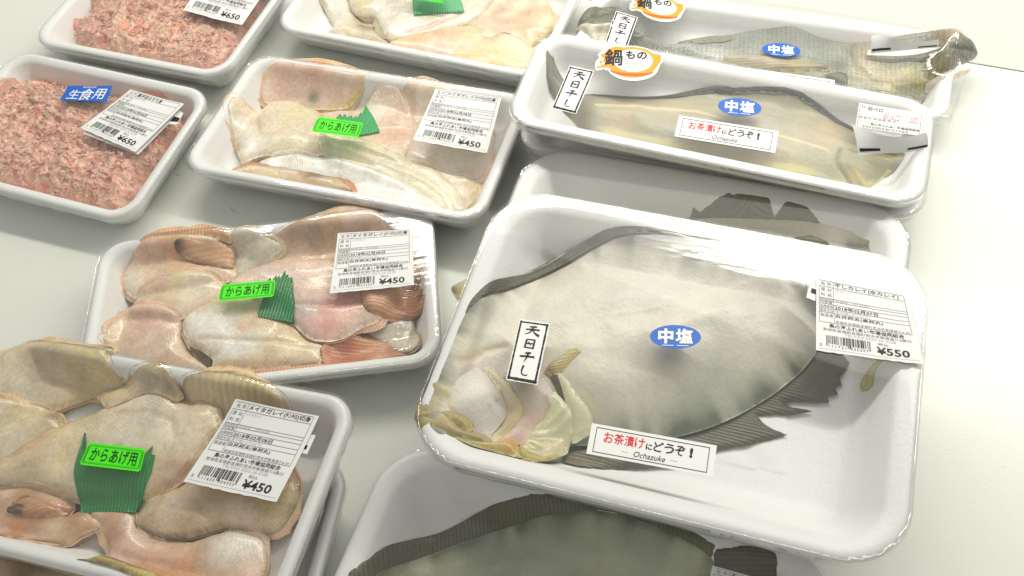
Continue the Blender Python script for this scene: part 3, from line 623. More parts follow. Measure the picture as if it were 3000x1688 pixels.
# ------------------------------------------------------------------ things inside
def leaf(T, outline, label, col=S(18, 120, 60), axis=None):
    o = blob(T, 'plastic_leaf', outline, .35, col, label, 'garnish', 'green plastic leaves in the fillet packs', mat=M_leaf, flat=True, lift=1.0, axis=axis, ray=.55, und=.3, wob=.2, smooth_out=False, sm=6)
    return o
M_leaf = flesh_mat('green_leaf_plastic', rays=.30, speck=.04, sss=0, rough=.35, bump=.6)
def mince(T, outline, top, label, seed):
    rg = np.random.default_rng(seed); L = crom(outline, 2); V2, F = fillmesh(L, .85); d, _ = segdist(V2, L[::3])
    def rid(x, y, sc, sd): return 1-2*np.abs(noise2(x, y, sc, sd))*1.6
    def hf(Q, dd):
        x = Q[:, 0]+500+3.0*noise2(Q[:, 0], Q[:, 1], 6, seed+5); y = Q[:, 1]+500+3.0*noise2(Q[:, 0]+90, Q[:, 1], 6, seed+6)
        b = 3+(top-3)*(1-(1-np.clip(dd/15, 0, 1))**2)**.6+3.2*noise2(x, y, 17, seed)
        e = np.clip(dd/3, 0.15, 1)
        return b+e*(1.7*rid(x*.7, y, 7.5, seed+1)+1.5*rid(x, y*.75, 4.1, seed+2)+1.0*rid(x*1.1, y, 2.3, seed+3)+.5*noise2(x, y, 1.2, seed+4)-1.5)
    z = np.maximum(hf(V2, d), T.samp(T.H, V2)+.2); z[:len(L)] = T.samp(T.H, L)-.1
    pal = np.array([S(226, 184, 158), S(216, 168, 148), S(228, 180, 160), S(208, 160, 142), S(230, 196, 168), S(228, 158, 136)])
    def cf(Q):
        a = np.clip((noise2(Q[:, 0]+50, Q[:, 1]+60, 18, seed+2)*1.1+noise2(Q[:, 0]+5, Q[:, 1]+6, 5, seed+8)*.8+.5)*5, 0, 4.99); i = a.astype(int); f = (a-i)[:, None]
        c = pal[i]*(1-f)+pal[i+1]*f; g = np.clip(noise2(Q[:, 0]+77, Q[:, 1]+33, 9, seed+9)*4-1.0, 0, .5)[:, None]; return c*(1-g)+np.array(S(196, 130, 108))*g
    V = [(*p, q) for p, q in zip(V2, z)]; col = list(cf(V2)); F = list(F)
    lo, hi = L.min(0), L.max(0); Q = lo+(hi-lo)*rg.random((2600, 2)); Q = Q[inside(Q, L)][:1300]; dd, _ = segdist(Q, L[::3]); zz = hf(Q, dd); cc = cf(Q)
    for k in range(len(Q)):
        a = rg.uniform(0, 6.28); ln = rg.uniform(2.5, 7); r = rg.uniform(.35, .85); p = np.array([Q[k, 0], Q[k, 1], zz[k]+rg.uniform(-.4, .25)])
        el = rg.normal()*.22; dirv = np.array([math.cos(a)*math.cos(el), math.sin(a)*math.cos(el), math.sin(el)]); bend = rg.normal(size=3)*.8; bend[2] *= .4
        base = len(V); c = cc[k]*rg.uniform(.95, 1.1); m = 5
        for j in range(m+1):
            t = j/m-.5; q = p+dirv*ln*t+bend*ln*(t*t-.1); rr = r*(.4 if j in (0, m) else 1)*rg.uniform(.8, 1.15)
            sx = np.array([-dirv[1], dirv[0], 0]); sx /= np.linalg.norm(sx)+1e-9; up = np.cross(dirv, sx)
            for i in range(5):
                b = 2*math.pi*i/5; V.append(q+rr*(math.cos(b)*sx+.8*math.sin(b)*up)); col.append(c)
        for j in range(m):
            for i in range(5): F.append((base+j*5+i, base+j*5+(i+1) % 5, base+(j+1)*5+(i+1) % 5, base+(j+1)*5+i))
        F.append(tuple(base+i for i in range(5))); F.append(tuple(base+m*5+i for i in range(5)))
    o = T.place('minced_fish', np.array(V), F, M_mince); col = np.array(col)
    at = o.data.attributes.new('Col', 'FLOAT_COLOR', 'POINT'); at.data.foreach_set('color', np.column_stack([col, np.ones(len(V))]).astype(np.float32).ravel())
    at = o.data.attributes.new('UVF', 'FLOAT_VECTOR', 'POINT'); at.data.foreach_set('vector', np.array(V, np.float32).ravel())
    m = inside(np.stack([T.X.ravel(), T.Y.ravel()], 1), L).reshape(T.X.shape); P = np.stack([T.X[m], T.Y[m]], 1); dd, _ = segdist(P, L[::3])
    new = np.minimum(np.maximum(hf(P, dd), T.H[m])+.6, T.h+.5); T.H[m] = new; T.C[m] = new
    tag(o, label, 'minced fish'); return o
PAL = dict(brown=S(110, 75, 45), dbrown=S(62, 48, 32), orange=S(205, 140, 90), dorange=S(175, 100, 65), pink=S(222, 160, 148), cream=S(226, 212, 170), white=S(238, 236, 228),
           grey=S(150, 148, 135), dgrey=S(70, 70, 60), yellow=S(206, 190, 110), dyellow=S(150, 135, 60), olive=S(120, 115, 70), lilac=S(205, 190, 192), pale=S(222, 218, 205), silver=S(205, 205, 198), black=S(30, 30, 25), green=S(110, 130, 115), red=S(170, 80, 65), tan=S(196, 168, 128))
FL, FP, FY, FG = S(234, 216, 188), S(230, 202, 182), S(220, 198, 164), S(214, 206, 184)     # flesh: cream, pinkish, yellowish, greyish
GK = 'packs of fish cuts in white foam trays'
GC = 'flatfish cuts in the trays'  # tray-millimetre coordinates below were traced in image pixels and unprojected at guessed heights

# ============ centre-left pack, turned against the others
T5 = Tray('b', -0.1411, 0.3336, 0.026, -1.9, -1.1, -1.6, 0.2, 0.1109, 'foam tray of pinkish fish cuts, turned out of line with the trays around it', GK, over=3.5)
blob(T5, 'fish_cut', [(-13.1,41.5),(9.6,51.1),(33.8,60.7),(52.6,64.0),(66.6,55.8),(82.7,34.4),(89.3,16.2),(89.8,7.2),(52.3,3.8),(16.2,17.8),(-11.6,32.0)], 4.6, FP, 'brownish pink fish cut lying under the price label of the turned pack', group=GC, zmin=7, axis=[(88.3,14.1),(-12.0,37.8)],
     tint=S(216,184,150), ecol=PAL['brown'], ew=1.5, splats=[(15.3,47.9,9,'brown',0.5),(28.4,47.1,5,'dbrown',0.5),(43.2,58.1,12,'tan',0.6)])
blob(T5, 'fish_cut', [(50.2,-14.5),(60.8,-9.6),(74.0,-9.3),(81.9,-10.4),(84.1,-22.3),(87.3,-28.0),(87.9,-34.2),(80.9,-38.3),(69.1,-31.6),(56.3,-21.6)], 3.8, FG, 'small greyish fish piece with dark skin in the right corner of the turned pack', group=GC, zmin=6,
     splats=[(80.2,-21.8,4,'dgrey',0.9),(73.8,-15.7,7,'grey',0.6),(54.6,-13.0,6,'brown',0.5),(81.3,-27.1,4,'dyellow',0.6)], ecol=PAL['brown'], ew=1)
blob(T5, 'fish_cut', [(-24.3,42.0),(-22.9,48.8),(-20.5,54.4),(-12.1,55.5),(-2.6,49.9),(8.8,42.9),(5.3,38.8),(-6.3,33.6),(-18.7,27.4),(-23.3,34.9)], 3.3, FG, 'small cream fish cut tucked behind the green leaf of the turned pack', group=GC, zmin=10, axis=[(-24.1,39.6),(6.8,46.8)])
o = blob(T5, 'fish_cut', [(-88.2,34.5),(-85.5,42.1),(-78.2,50.3),(-71.4,55.2),(-58.4,55.6),(-39.6,52.8),(-23.4,46.9),(-22.2,36.3),(-20.3,29.2),(-24.5,24.2),(-36.9,21.5),(-54.7,19.6),(-72.5,17.7),(-79.0,19.8),(-85.1,25.1)], 4.9, FP, 'fish cut with an orange tail fin at the upper left of the turned pack', group=GC, zmin=11, axis=[(-86.9,32.0),(-21.7,35.1)],
     tint=S(216,184,150), ecol=PAL['cream'], ew=2, splats=[(-82.8,28.1,12,'white',0.7),(-65.0,31.1,14,'cream',0.6),(-57.2,43.7,16,'orange',0.35),(-70.8,50.4,8,'pink',0.4)])
blob(T5, 'tail_fin', [(-55.8,48.0),(-51.1,51.4),(-37.9,48.3),(-28.7,48.1),(-21.0,43.4),(-21.4,35.4),(-23.8,31.2),(-34.0,33.8),(-46.3,39.1),(-54.1,44.2)], 2.5, S(206,164,126), parent=o, mat=M_fin, ray=.35, axis=[(-29.2,54.0),(-27.3,29.5)], ecol=PAL['brown'], ew=1.2, splats=[(-54.4,47.2,4,'dbrown',0.9),(-50.7,47.8,4,'dbrown',0.5)], edge=5)
blob(T5, 'dorsal_fin', [(-76.2,51.6),(-73.1,57.0),(-64.3,61.7),(-51.2,61.9),(-46.4,60.2),(-40.0,62.2),(-30.4,58.0),(-20.6,51.0),(-22.1,45.9),(-33.5,50.0),(-48.5,52.2),(-62.5,53.1)], 3, S(212,165,125), parent=o, mat=M_fin, ray=.5, axis=[(-74.4,52.5),(-22.3,49.5)], ecol=PAL['tan'], edge=4)
blob(T5, 'fish_cut', [(-81.5,7.4),(-79.2,16.9),(-74.7,23.9),(-68.0,29.1),(-60.2,32.0),(-46.7,33.4),(-32.7,29.1),(-25.7,20.3),(-28.7,11.9),(-35.4,7.4),(-43.9,3.2),(-52.4,0.1),(-65.2,4.1),(-75.1,5.5)], 3.8, FP, 'rounded pink-edged fish cut in the left middle of the turned pack', group=GC, zmin=12, axis=[(-80.1,10.5),(-27.7,22.8)],
     tint=PAL['cream'], ecol=PAL['tan'], ew=1.4, lines=[([(-68.0,29.1),(-55.8,33.6),(-41.2,33.2)], 1.2, .6, 'brown', .55)], splats=[(-64.1,25.8,8,'pink',0.5),(-40.8,18.0,10,'white',0.35),(-65.9,10.6,8,'tan',0.5)])
blob(T5, 'fish_cut', [(-91.8,-7.5),(-89.5,2.7),(-85.9,8.6),(-78.4,13.0),(-67.6,12.3),(-56.4,8.3),(-48.5,0.2),(-47.4,-10.5),(-44.0,-19.3),(-35.4,-28.6),(-30.6,-34.2),(-41.7,-34.7),(-68.2,-27.1),(-90.4,-14.9)], 5.4, FP, 'plump pink fish cut in the near left corner of the turned pack', group=GC, zmin=8, axis=[(-91.9,0.9),(-33.7,-27.8)],
     tint=S(205,178,150), ecol=PAL['tan'], splats=[(-71.6,1.3,12,'pink',0.4),(-78.8,-11.4,12,'tan',0.4),(-87.2,-0.8,8,'cream',0.6)])
o = blob(T5, 'fish_cut', [(-24.0,17.4),(-17.5,26.5),(-5.1,31.5),(13.0,32.3),(35.6,31.3),(58.2,20.0),(73.1,7.9),(76.4,-2.4),(70.9,-10.2),(65.6,-17.8),(53.5,-22.3),(46.6,-26.5),(36.4,-28.1),(24.3,-23.4),(15.4,-12.8),(8.2,-5.5),(-0.8,0.0),(-12.7,8.2)], 4.1, FP, 'largest pink fish cut, crossing the middle of the turned pack to its right end', group=GC, zmin=14, axis=[(-21.4,18.2),(88.5,-6.3)],
     tint=S(222,190,172), ecol=PAL['tan'], ew=2, splats=[(40.5,-5.8,10,'pink',0.8),(53.6,-6.6,7,'red',0.35),(23.0,-6.6,8,'lilac',0.7),(-0.1,21.8,12,'lilac',0.35),(36.3,-19.9,9,'pink',0.6),(66.8,3.3,12,'orange',0.6),(69.1,-12.0,8,'dorange',0.5)],
     lines=[([(18.5,-1.7),(40.5,-5.8),(66.7,-5.3)], 1.6, -.9, 'dorange', .3)])
blob(T5, 'tail_fin', [(56.5,9.5),(67.1,10.2),(78.6,7.4),(88.1,1.7),(93.1,-3.4),(88.6,-5.4),(94.0,-6.7),(92.2,-12.8),(90.8,-15.8),(83.0,-16.2),(70.9,-17.1),(58.9,-13.4),(55.5,-2.3)], 4, S(206,158,122), parent=o, mat=M_fin, ray=.5, axis=[(67.2,11.3),(62.3,-15.9)], ecol=PAL['brown'], edge=6, ew=1.6,
     splats=[(88.5,-8.1,3,'dbrown',0.7),(91.4,-3.1,2.5,'dbrown',0.6),(79.7,-12.1,7,'dorange',0.5),(60.8,-0.9,7,'pink',0.4)])
o = blob(T5, 'fish_cut', [(-48.3,-6.4),(-47.3,0.9),(-41.2,6.4),(-31.0,10.9),(-17.7,11.5),(-4.1,7.7),(5.1,-0.1),(12.4,-9.6),(18.8,-18.9),(24.1,-25.3),(31.0,-28.2),(34.5,-31.2),(32.9,-36.0),(31.3,-41.8),(11.1,-42.0),(-10.1,-40.1),(-22.8,-38.3),(-29.0,-35.5),(-28.9,-30.5),(-35.0,-24.7),(-41.3,-20.8),(-44.4,-15.2)], 4.9, FL, 'cream fish cut with white streaks and a rust-red tail, front of the turned pack', group=GC, zmin=13, axis=[(-47.4,-11.7),(32.8,-31.0)],
     tint=S(214,190,150), ecol=PAL['tan'], ew=1.6, splats=[(-40.3,-3.3,8,'white',0.85),(-26.7,-9.4,12,'white',0.75),(-33.3,-13.7,9,'white',0.9),(-18.8,-23.9,10,'white',0.8),(-10.9,-26.0,8,'white',0.7),(-2.5,-24.1,7,'white',0.4),(-11.6,-14.6,3,'orange',0.5),(19.2,-31.1,8,'cream',0.5),(-39.5,-22.0,3.5,'dyellow',0.6)],
     lines=[([(-36.5,-17.4),(-15.5,-21.3),(6.2,-25.3),(31.1,-32.3)], 1.3, -1.0, 'tan', .55), ([(-26.5,-34.4),(-10.2,-37.1),(19.4,-40.1)], 1.2, -.6, 'tan', .4)])
blob(T5, 'gut_opening', [(-43.3,-19.1),(-37.0,-22.5),(-30.4,-29.5),(-30.5,-33.0),(-32.5,-34.7),(-38.2,-28.4),(-42.1,-22.8)], 1.2, S(96,82,48), parent=o, mat=M_flesh, edge=3, lift=.4)
blob(T5, 'tail_fin', [(31.3,-29.4),(36.4,-27.6),(43.2,-26.5),(50.9,-23.0),(61.2,-24.4),(70.4,-30.8),(78.7,-38.5),(81.9,-43.4),(78.4,-46.4),(66.8,-42.3),(49.1,-44.8),(33.2,-43.6)], 4, S(196,142,112), parent=o, mat=M_fin, ray=.5, axis=[(53.4,-24.4),(50.0,-45.9)], ecol=PAL['brown'], edge=6, ew=1.4,
     splats=[(44.9,-33.3,9,'red',0.55),(76.8,-44.7,4,'black',0.8),(57.7,-28.0,8,'orange',0.4),(53.3,-42.4,5,'dorange',0.5),(72.0,-34.1,4,'dbrown',0.4)])
blob(T5, 'anal_fin', [(-28.1,-38.8),(-22.3,-36.6),(-9.5,-39.9),(7.4,-42.7),(31.8,-43.5),(36.8,-45.7),(31.8,-47.0),(13.4,-46.4),(-0.7,-46.4),(-17.5,-45.1),(-27.0,-41.9)], 3, S(212,160,124), parent=o, mat=M_fin, zmin=15, ray=.5, axis=[(-28.1,-38.8),(31.8,-45.0)], edge=3)
leaf(T5, [(-3.8,-7.7),(-1.2,3.4),(0.8,10.6),(1.2,16.0),(2.6,18.2),(3.3,14.1),(6.1,19.7),(6.6,16.3),(7.9,19.5),(8.5,16.0),(11.1,23.1),(11.7,18.3),(12.8,19.0),(13.8,15.8),(15.7,16.7),(16.5,6.2),(17.8,-2.6),(16.6,-13.9),(6.4,-11.2)], 'upright green plastic leaf in the turned pack, cut with saw teeth at its upper edge', axis=[(-3.9,-4.4),(16.1,-9.3)])
T5.film(sag=.5, wr0=.12, mat=M_crinkle)
price_label(T5, [(43.5,39.8),(87.8,37.2),(86.8,-3.8),(38.9,-2.4)], 'メイタガレイ(ﾁﾝﾁﾛ)切身', '2018年02月08日', '2111605004503', '450', 'price label of the turned pack, its upper left corner overlapping an older label')
green_sticker(T5, [(-23.7,12.6),(7.6,11.6),(6.9,-0.1),(-24.9,1.1)], 'green sticker of the turned pack')

# ============ upper centre pack
T4 = Tray('b', -0.0809, 0.452, 0.026, -24.2, -2.8, -0.1, 0.2, 0.1109, 'foam tray of pale fish cuts behind the turned pack, with a flat saw-toothed leaf', GK, over=0.3)
o = blob(T4, 'fish_cut', [(-84.7,26.5),(-88.4,36.7),(-88.3,46.3),(-81.7,52.5),(-68.6,57.4),(-52.7,61.1),(-34.5,59.4),(-21.6,55.8),(-11.9,51.3),(-17.0,44.3),(-25.0,36.4),(-34.7,32.8),(-48.2,29.8),(-62.0,29.9),(-73.8,30.5),(-79.4,27.7)], 3.3, FP, 'pink fish cut with a speckled yellowish fin edge at the back of the flat-leaf pack', group=GC, zmin=5, axis=[(-87.7,35.3),(-14.1,51.1)],
     tint=S(222,190,172), ecol=PAL['yellow'], ew=3, splats=[(-50.4,56.0,12,'orange',0.45),(-50.7,35.5,4,'olive',0.9),(-77.1,37.6,10,'pink',0.5),(-84.2,32.9,8,'pale',0.5)], lines=[([(-40.5,59.7),(-27.8,56.8),(-12.4,51.2)], 1, .2, 'brown', .8)])
blob(T4, 'fish_cut', [(10.4,46.1),(19.5,57.3),(28.0,58.3),(40.4,54.1),(72.3,38.7),(85.0,11.8),(86.2,-1.6),(80.1,-7.6),(62.5,-9.7),(46.5,-7.9),(28.2,-1.0),(24.8,10.9),(21.8,27.6)], 3.3, FP, 'fish cut with a brownish lower edge under the price label of the flat-leaf pack', group=GC, zmin=6, axis=[(22.8,13.3),(85.7,6.5)],
     tint=S(214,198,168), ecol=PAL['tan'], ew=2, splats=[(46.0,-6.6,7,'dorange',0.4),(71.6,-6.2,7,'orange',0.5),(58.6,1.7,12,'cream',0.6),(76.0,11.2,8,'tan',0.5)])
blob(T4, 'fish_cut', [(-42.8,21.3),(-32.8,29.5),(-18.0,34.2),(-6.6,47.4),(9.9,47.9),(25.3,30.2),(29.2,16.6),(28.3,5.0),(29.2,-8.7),(20.5,-7.9),(-2.1,-4.6),(-27.4,4.0)], 3.8, FP, 'translucent pink fish cut in the middle of the flat-leaf pack, right of the green sticker', group=GC, zmin=7, axis=[(-37.1,13.5),(25.3,24.4)],
     tint=S(222,200,176), ecol=PAL['cream'], ew=1.5, splats=[(13.5,10.2,10,'orange',0.35),(21.8,16.4,7,'orange',0.5),(-7.2,35.0,12,'pale',0.5)], lines=[([(28.3,10.6),(27.3,2.0),(28.3,-8.9)], 1, .8, 'white', .7), ([(-5.7,17.5),(25.3,24.4),(29.1,19.4)], 1, .5, 'tan', .4)])
blob(T4, 'fish_cut', [(26.7,-3.5),(39.3,-3.4),(61.2,-6.7),(74.4,-6.3),(82.9,-13.7),(88.4,-22.9),(85.5,-30.7),(79.0,-35.1),(69.1,-35.1),(48.5,-28.3)], 2.9, FL, 'creamy fish end with a rounded edge in the near right corner of the flat-leaf pack', group=GC, zmin=4, ecol=PAL['yellow'], ew=2,
     splats=[(78.8,-13.4,6,'tan',0.5),(85.2,-23.7,5,'dyellow',0.4)], tint=S(214,205,170))
o = blob(T4, 'fish_cut', [(-93.7,-3.0),(-97.9,8.1),(-95.9,13.4),(-84.6,16.2),(-81.0,23.2),(-76.9,29.2),(-64.4,31.9),(-51.2,28.2),(-39.0,21.0),(-27.4,14.6),(-20.8,4.4),(-19.3,-6.7),(-24.5,-12.1),(-46.9,-15.7),(-64.7,-22.6),(-71.9,-30.5),(-83.7,-16.8)], 4.6, FL, 'cream fish cut with fine chevron lines at the left end of the flat-leaf pack', group=GC, zmin=8, axis=[(-90.5,-6.7),(-23.5,8.2)],
     tint=S(218,208,178), ecol=PAL['tan'], ew=1.3, splats=[(-85.7,-7.1,12,'pale',0.8),(-70.2,-18.1,9,'white',0.8),(-80.5,-17.6,4,'olive',0.5),(-75.7,2.5,5,'orange',0.3),(-55.4,17.4,10,'yellow',0.3)], lines=[([(-77.4,15.6),(-77.5,5.1),(-71.4,-3.9)], 1.2, -.5, 'tan', .5)])
blob(T4, 'fish_cut', [(-29.9,5.3),(-22.5,8.4),(-0.8,6.0),(22.9,-0.0),(51.7,-7.3),(69.7,-17.9),(79.7,-29.9),(81.4,-37.8),(68.0,-39.0),(50.3,-31.6),(27.8,-26.2),(-1.1,-19.3),(-22.0,-12.9)], 2.9, FG, 'long glassy fish cut with curved ridges in the flat-leaf pack, right of the white-skinned one', group=GC, zmin=8, axis=[(-24.5,-2.2),(79.1,-33.9)],
     tint=S(222,210,176), lines=[([(-19.7,1.8),(19.6,-5.0),(53.5,-12.3),(69.1,-22.0),(76.8,-35.7)], 1.4, 1.3, 'cream', .6), ([(-12.4,-5.1),(22.5,-12.6),(52.4,-20.6),(67.5,-28.9),(72.6,-37.9)], 1.2, 1.0, 'cream', .5), ([(-17.3,6.6),(28.8,-1.5),(61.5,-11.8),(77.2,-25.3)], 1.2, .9, 'yellow', .4)], splats=[(22.0,-11.3,12,'pale',0.5)])
o = blob(T4, 'fish_cut', [(-67.1,-37.7),(-66.2,-28.5),(-56.4,-19.3),(-39.5,-13.4),(-18.2,-12.9),(4.1,-15.5),(26.9,-20.5),(50.5,-29.0),(67.6,-37.9),(66.3,-45.1),(47.0,-46.5),(27.1,-46.7),(15.5,-46.8),(11.9,-40.5),(3.2,-35.9),(-9.5,-32.8),(-30.3,-33.5),(-50.8,-35.4)], 3.3, S(236,234,226), 'smooth white-skinned fish cut with a ragged brown edge along the front of the flat-leaf pack', group=GC, axis=[(-67.6,-34.4),(68.0,-39.1)], edge=12,
     splats=[(-38.6,-15.4,9,'pale',0.6),(-63.3,-32.1,8,'cream',0.6)], lines=[([(13.6,-47.2),(18.3,-47.4),(30.9,-43.6),(48.0,-43.7),(66.1,-44.6)], 1.3, .3, 'brown', .95), ([(15.3,-48.7),(17.1,-47.0),(20.6,-48.2)], 1.8, .4, 'dbrown', .95), ([(-9.8,-32.2),(1.8,-34.9),(10.9,-40.7),(14.4,-46.6)], .9, .3, 'brown', .8), ([(-9.0,-15.7),(-7.2,-24.9),(-0.1,-34.0)], .8, -.6, 'cream', .6)])
blob(T4, 'fish_cut', [(-77.0,-42.0),(-71.3,-34.7),(-60.2,-30.5),(-33.9,-28.7),(-12.3,-29.3),(1.6,-32.1),(8.4,-38.5),(-9.4,-40.9),(-27.7,-42.2),(-49.3,-41.8),(-65.2,-42.7)], 2.1, S(206,150,118), 'rust-coloured belly piece with a dark pointed tip, near left corner of the flat-leaf pack', group=GC, zmin=10, axis=[(-76.5,-41.8),(7.1,-35.5)], mat=M_fin, ray=.02,
     tint=PAL['cream'], ecol=PAL['brown'], ew=1.3, edge=7, splats=[(-75.1,-41.4,5,'dbrown',0.9),(-70.2,-37.0,5,'olive',0.5),(-29.4,-38.6,12,'red',0.35),(-20.0,-31.0,8,'brown',0.6),(-6.3,-35.9,9,'brown',0.4)], lines=[([(-76.5,-41.8),(-58.1,-34.9),(-32.2,-32.4)], 1, .5, 'white', .6), ([(-21.3,-35.4),(-6.8,-34.7)], .7, .6, 'white', .6)])
leaf(T4, [(-32.6,5.0),(-37.0,10.8),(-38.1,14.4),(-34.1,11.6),(-33.1,13.6),(-29.4,11.5),(-27.9,17.6),(-25.1,15.4),(-26.3,20.3),(-25.8,24.8),(-22.6,20.8),(-22.5,25.6),(-19.4,21.5),(-17.4,25.2),(-15.1,21.2),(-13.8,25.2),(-11.4,21.3),(-12.7,29.2),(-10.0,26.5),(-12.6,37.0),(-7.7,31.5),(-1.8,25.6),(7.6,13.8),(-0.0,9.2),(-6.3,6.4),(-19.0,5.8)], 'green plastic leaf lying flat in the pale pack behind the turned one', axis=[(-33.6,6.9),(7.0,13.0)], col=S(36,165,86))
T4.film(sag=.8, wr0=.03, mat=M_taut)
price_label(T4, [(36.3,46.8),(81.3,47.3),(87.1,-1.5),(37.7,0.0)], 'メイタガレイ(ﾁﾝﾁﾛ)切身', '2018年02月08日', '2111605004503', '450', 'price label of the flat-leaf pack')
green_sticker(T4, [(-30.1,6.3),(1.0,7.3),(2.8,-5.7),(-29.2,-7.4)], 'green sticker below the flat leaf')

# ============ the top pack, cut by the frame
T3 = Tray('b', -0.0234, 0.5675, 0.026, -28.4, 0.7, 0.6, 0.2, 0.1109, 'white foam tray of cream fish cuts at the upper edge, only its near half visible', GK, over=0.3)
blob(T3, 'fish_cut', [(28.7,-11.1),(25.7,8.3),(26.8,17.7),(36.1,31.6),(66.0,38.9),(78.6,28.2),(84.8,16.2),(84.8,4.1),(77.7,-4.2),(73.1,-13.0),(61.7,-13.7),(47.3,-17.4)], 4.6, FL, 'broad peach-cream fish cut at the right end of the upper-edge pack', group=GC, zmin=6, axis=[(26.2,5.0),(79.4,23.9)],
     tint=PAL['tan'], ecol=PAL['yellow'], ew=2, splats=[(51.3,13.5,14,'orange',0.35),(44.5,16.4,5,'tan',0.8),(72.1,22.1,12,'orange',0.25)])
blob(T3, 'fish_cut', [(-90.6,-8.7),(-90.6,-5.2),(-90.5,6.9),(-74.6,10.7),(-67.7,0.4),(-62.1,-7.6),(-52.4,-16.8),(-40.3,-20.6),(-29.4,-25.8),(-22.5,-30.7),(-22.8,-32.8),(-44.8,-32.5),(-72.6,-31.9),(-70.2,-26.4),(-77.1,-19.5),(-85.8,-11.1)], 3.3, FG, 'pale fish cut with a brown gut hollow at the left end of the upper-edge pack', group=GC, zmin=5, axis=[(-89.0,-4.8),(-23.2,-32.0)],
     ecol=PAL['tan'], ew=1.2, splats=[(-85.8,-11.1,4,'dgrey',0.9),(-80.3,-16.8,3,'dgrey',0.7),(-72.0,-12.4,14,'white',0.7),(-59.9,-27.9,10,'cream',0.7),(-49.3,-16.1,9,'brown',0.75),(-41.3,-18.6,8,'brown',0.6),(-51.8,-10.9,3,'red',0.6),(-30.0,-28.2,6,'dorange',0.5)])
blob(T3, 'fish_cut', [(-14.7,-42.7),(-17.2,-36.3),(-3.7,-26.3),(15.2,-13.9),(33.7,-8.1),(46.3,-15.9),(56.6,-7.9),(69.5,-11.1),(82.2,-18.6),(86.4,-25.9),(89.2,-39.6),(73.4,-41.7),(51.3,-43.8),(19.9,-43.5),(-0.6,-42.4)], 3.3, FL, 'yellowish fish cut with a speckled fin edge along the near side of the upper-edge pack', group=GC, zmin=13, axis=[(-14.4,-38.9),(85.8,-30.2)],
     tint=S(226,196,150), ecol=PAL['tan'], ew=1.6, splats=[(23.2,-42.1,6,'brown',0.6),(13.2,-31.9,14,'pink',0.35),(52.4,-13.3,10,'tan',0.7),(62.6,-23.6,14,'cream',0.6)], lines=[([(22.0,-43.0),(35.5,-43.2),(51.1,-43.3),(66.1,-42.5)], 1, .3, 'brown', .6), ([(46.7,-16.9),(53.4,-9.8),(64.8,-9.1),(74.1,-13.2)], 1.2, -1, 'brown', .5), ([(33.5,-38.4),(55.1,-33.9),(82.3,-35.2)], 1.4, .4, 'yellow', .6)])
blob(T3, 'fish_cut', [(-71.3,1.8),(-65.1,-7.3),(-58.5,-12.7),(-51.1,-13.7),(-43.3,-12.1),(-38.2,-16.8),(-31.2,-25.2),(-25.2,-29.3),(-19.1,-31.6),(-8.7,-27.3),(4.8,-20.6),(16.9,-10.9),(28.7,-0.1),(33.6,18.1),(26.5,36.1),(-74.1,11.9)], 3.8, FG, 'pearly fish cut under the green leaf of the upper-edge pack', group=GC, zmin=9, axis=[(-61.1,-14.5),(29.1,19.3)],
     tint=S(220,200,172), ecol=PAL['cream'], ew=1.5, splats=[(-58.0,-6.7,8,'yellow',0.6),(-37.1,-10.8,10,'white',0.8),(-25.2,-14.7,8,'tan',0.5),(-10.8,-13.4,14,'white',0.8),(2.6,-15.6,12,'pink',0.35),(16.8,-0.9,14,'pale',0.5),(-26.0,-23.9,8,'white',0.7)], lines=[([(-11.2,-23.5),(1.7,-13.6),(16.4,0.2),(26.6,15.2)], 1.5, -.8, 'pink', .4)])
leaf(T3, [(-16.8,-0.4),(-12.1,-8.2),(4.7,-2.2),(21.6,4.2),(15.0,14.2),(0.5,21.2),(-23.8,15.3)], 'pale green plastic leaf in the upper-edge pack', col=S(60,170,105), axis=[(-14.5,-5.6),(20.6,6.5)])
T3.film(sag=1.4, wr0=.0)
green_sticker(T3, [(-17.5,8.6),(7.0,9.4),(8.6,-1.6),(-16.3,-2.3)], 'green sticker cut by the upper edge')

# ============ minced fish
T2 = Tray('a', -0.2746, 0.4971, 0.024, -26.9, 1.2, -0.8, 0.1638, 0.1142, 'white foam tray of minced fish at the left edge with a blue sticker', 'packs of minced fish in white foam trays')
mince(T2, [(-91.4,-9.9),(-89.5,14.2),(-74.9,32.4),(-70.3,40.9),(-52.2,45.1),(-35.4,43.4),(0.2,43.6),(33.9,49.5),(46.8,48.5),(62.1,36.6),(65.7,18.0),(66.5,4.5),(63.9,-10.9),(64.1,-26.6),(61.9,-40.0),(55.5,-44.6),(38.9,-45.8),(9.4,-45.9),(-14.8,-45.8),(-53.0,-44.2)], 17, 'minced fish with the darker near corner, beneath the blue sticker', 21)
T2.film(sag=1.2, wr0=.0)
Sheet(T2, [(66.1,35.7),(71.0,33.4),(71.9,23.6),(62.3,22.1)], 'label_backing', M_paper, off=.35).put((lambda p: (p.rect(.25,.2,.95,.55), p)[1])(Print()), 'sensor_mark', M_ink)
Sheet(T2, [(23.3,37.0),(67.6,31.1),(59.2,-6.1),(12.4,0.5)], 'label_backing', M_paper, off=.4, serr=True)
price_label(T2, [(24.9,42.4),(69.4,39.3),(57.7,-5.6),(9.2,3.1)], '真平目のすり身', '2018年02月08日', '2111657006500', '650', 'price label lying over an older one on the minced fish', small='真平目', curl=lambda u, v: 1.5+2.2*np.maximum(u-.6, 0)*v)
raw_sticker(T2, [(-22.4,35.4),(9.3,43.1),(12.9,29.5),(-20.5,22.2)], 'blue sticker with white brush lettering')
T1 = Tray('a', -0.2174, 0.6082, 0.024, -27.4, -0.6, 1.1, 0.1638, 0.1142, 'white foam tray of minced fish in the upper left corner, cut by the frame', 'packs of minced fish in white foam trays')
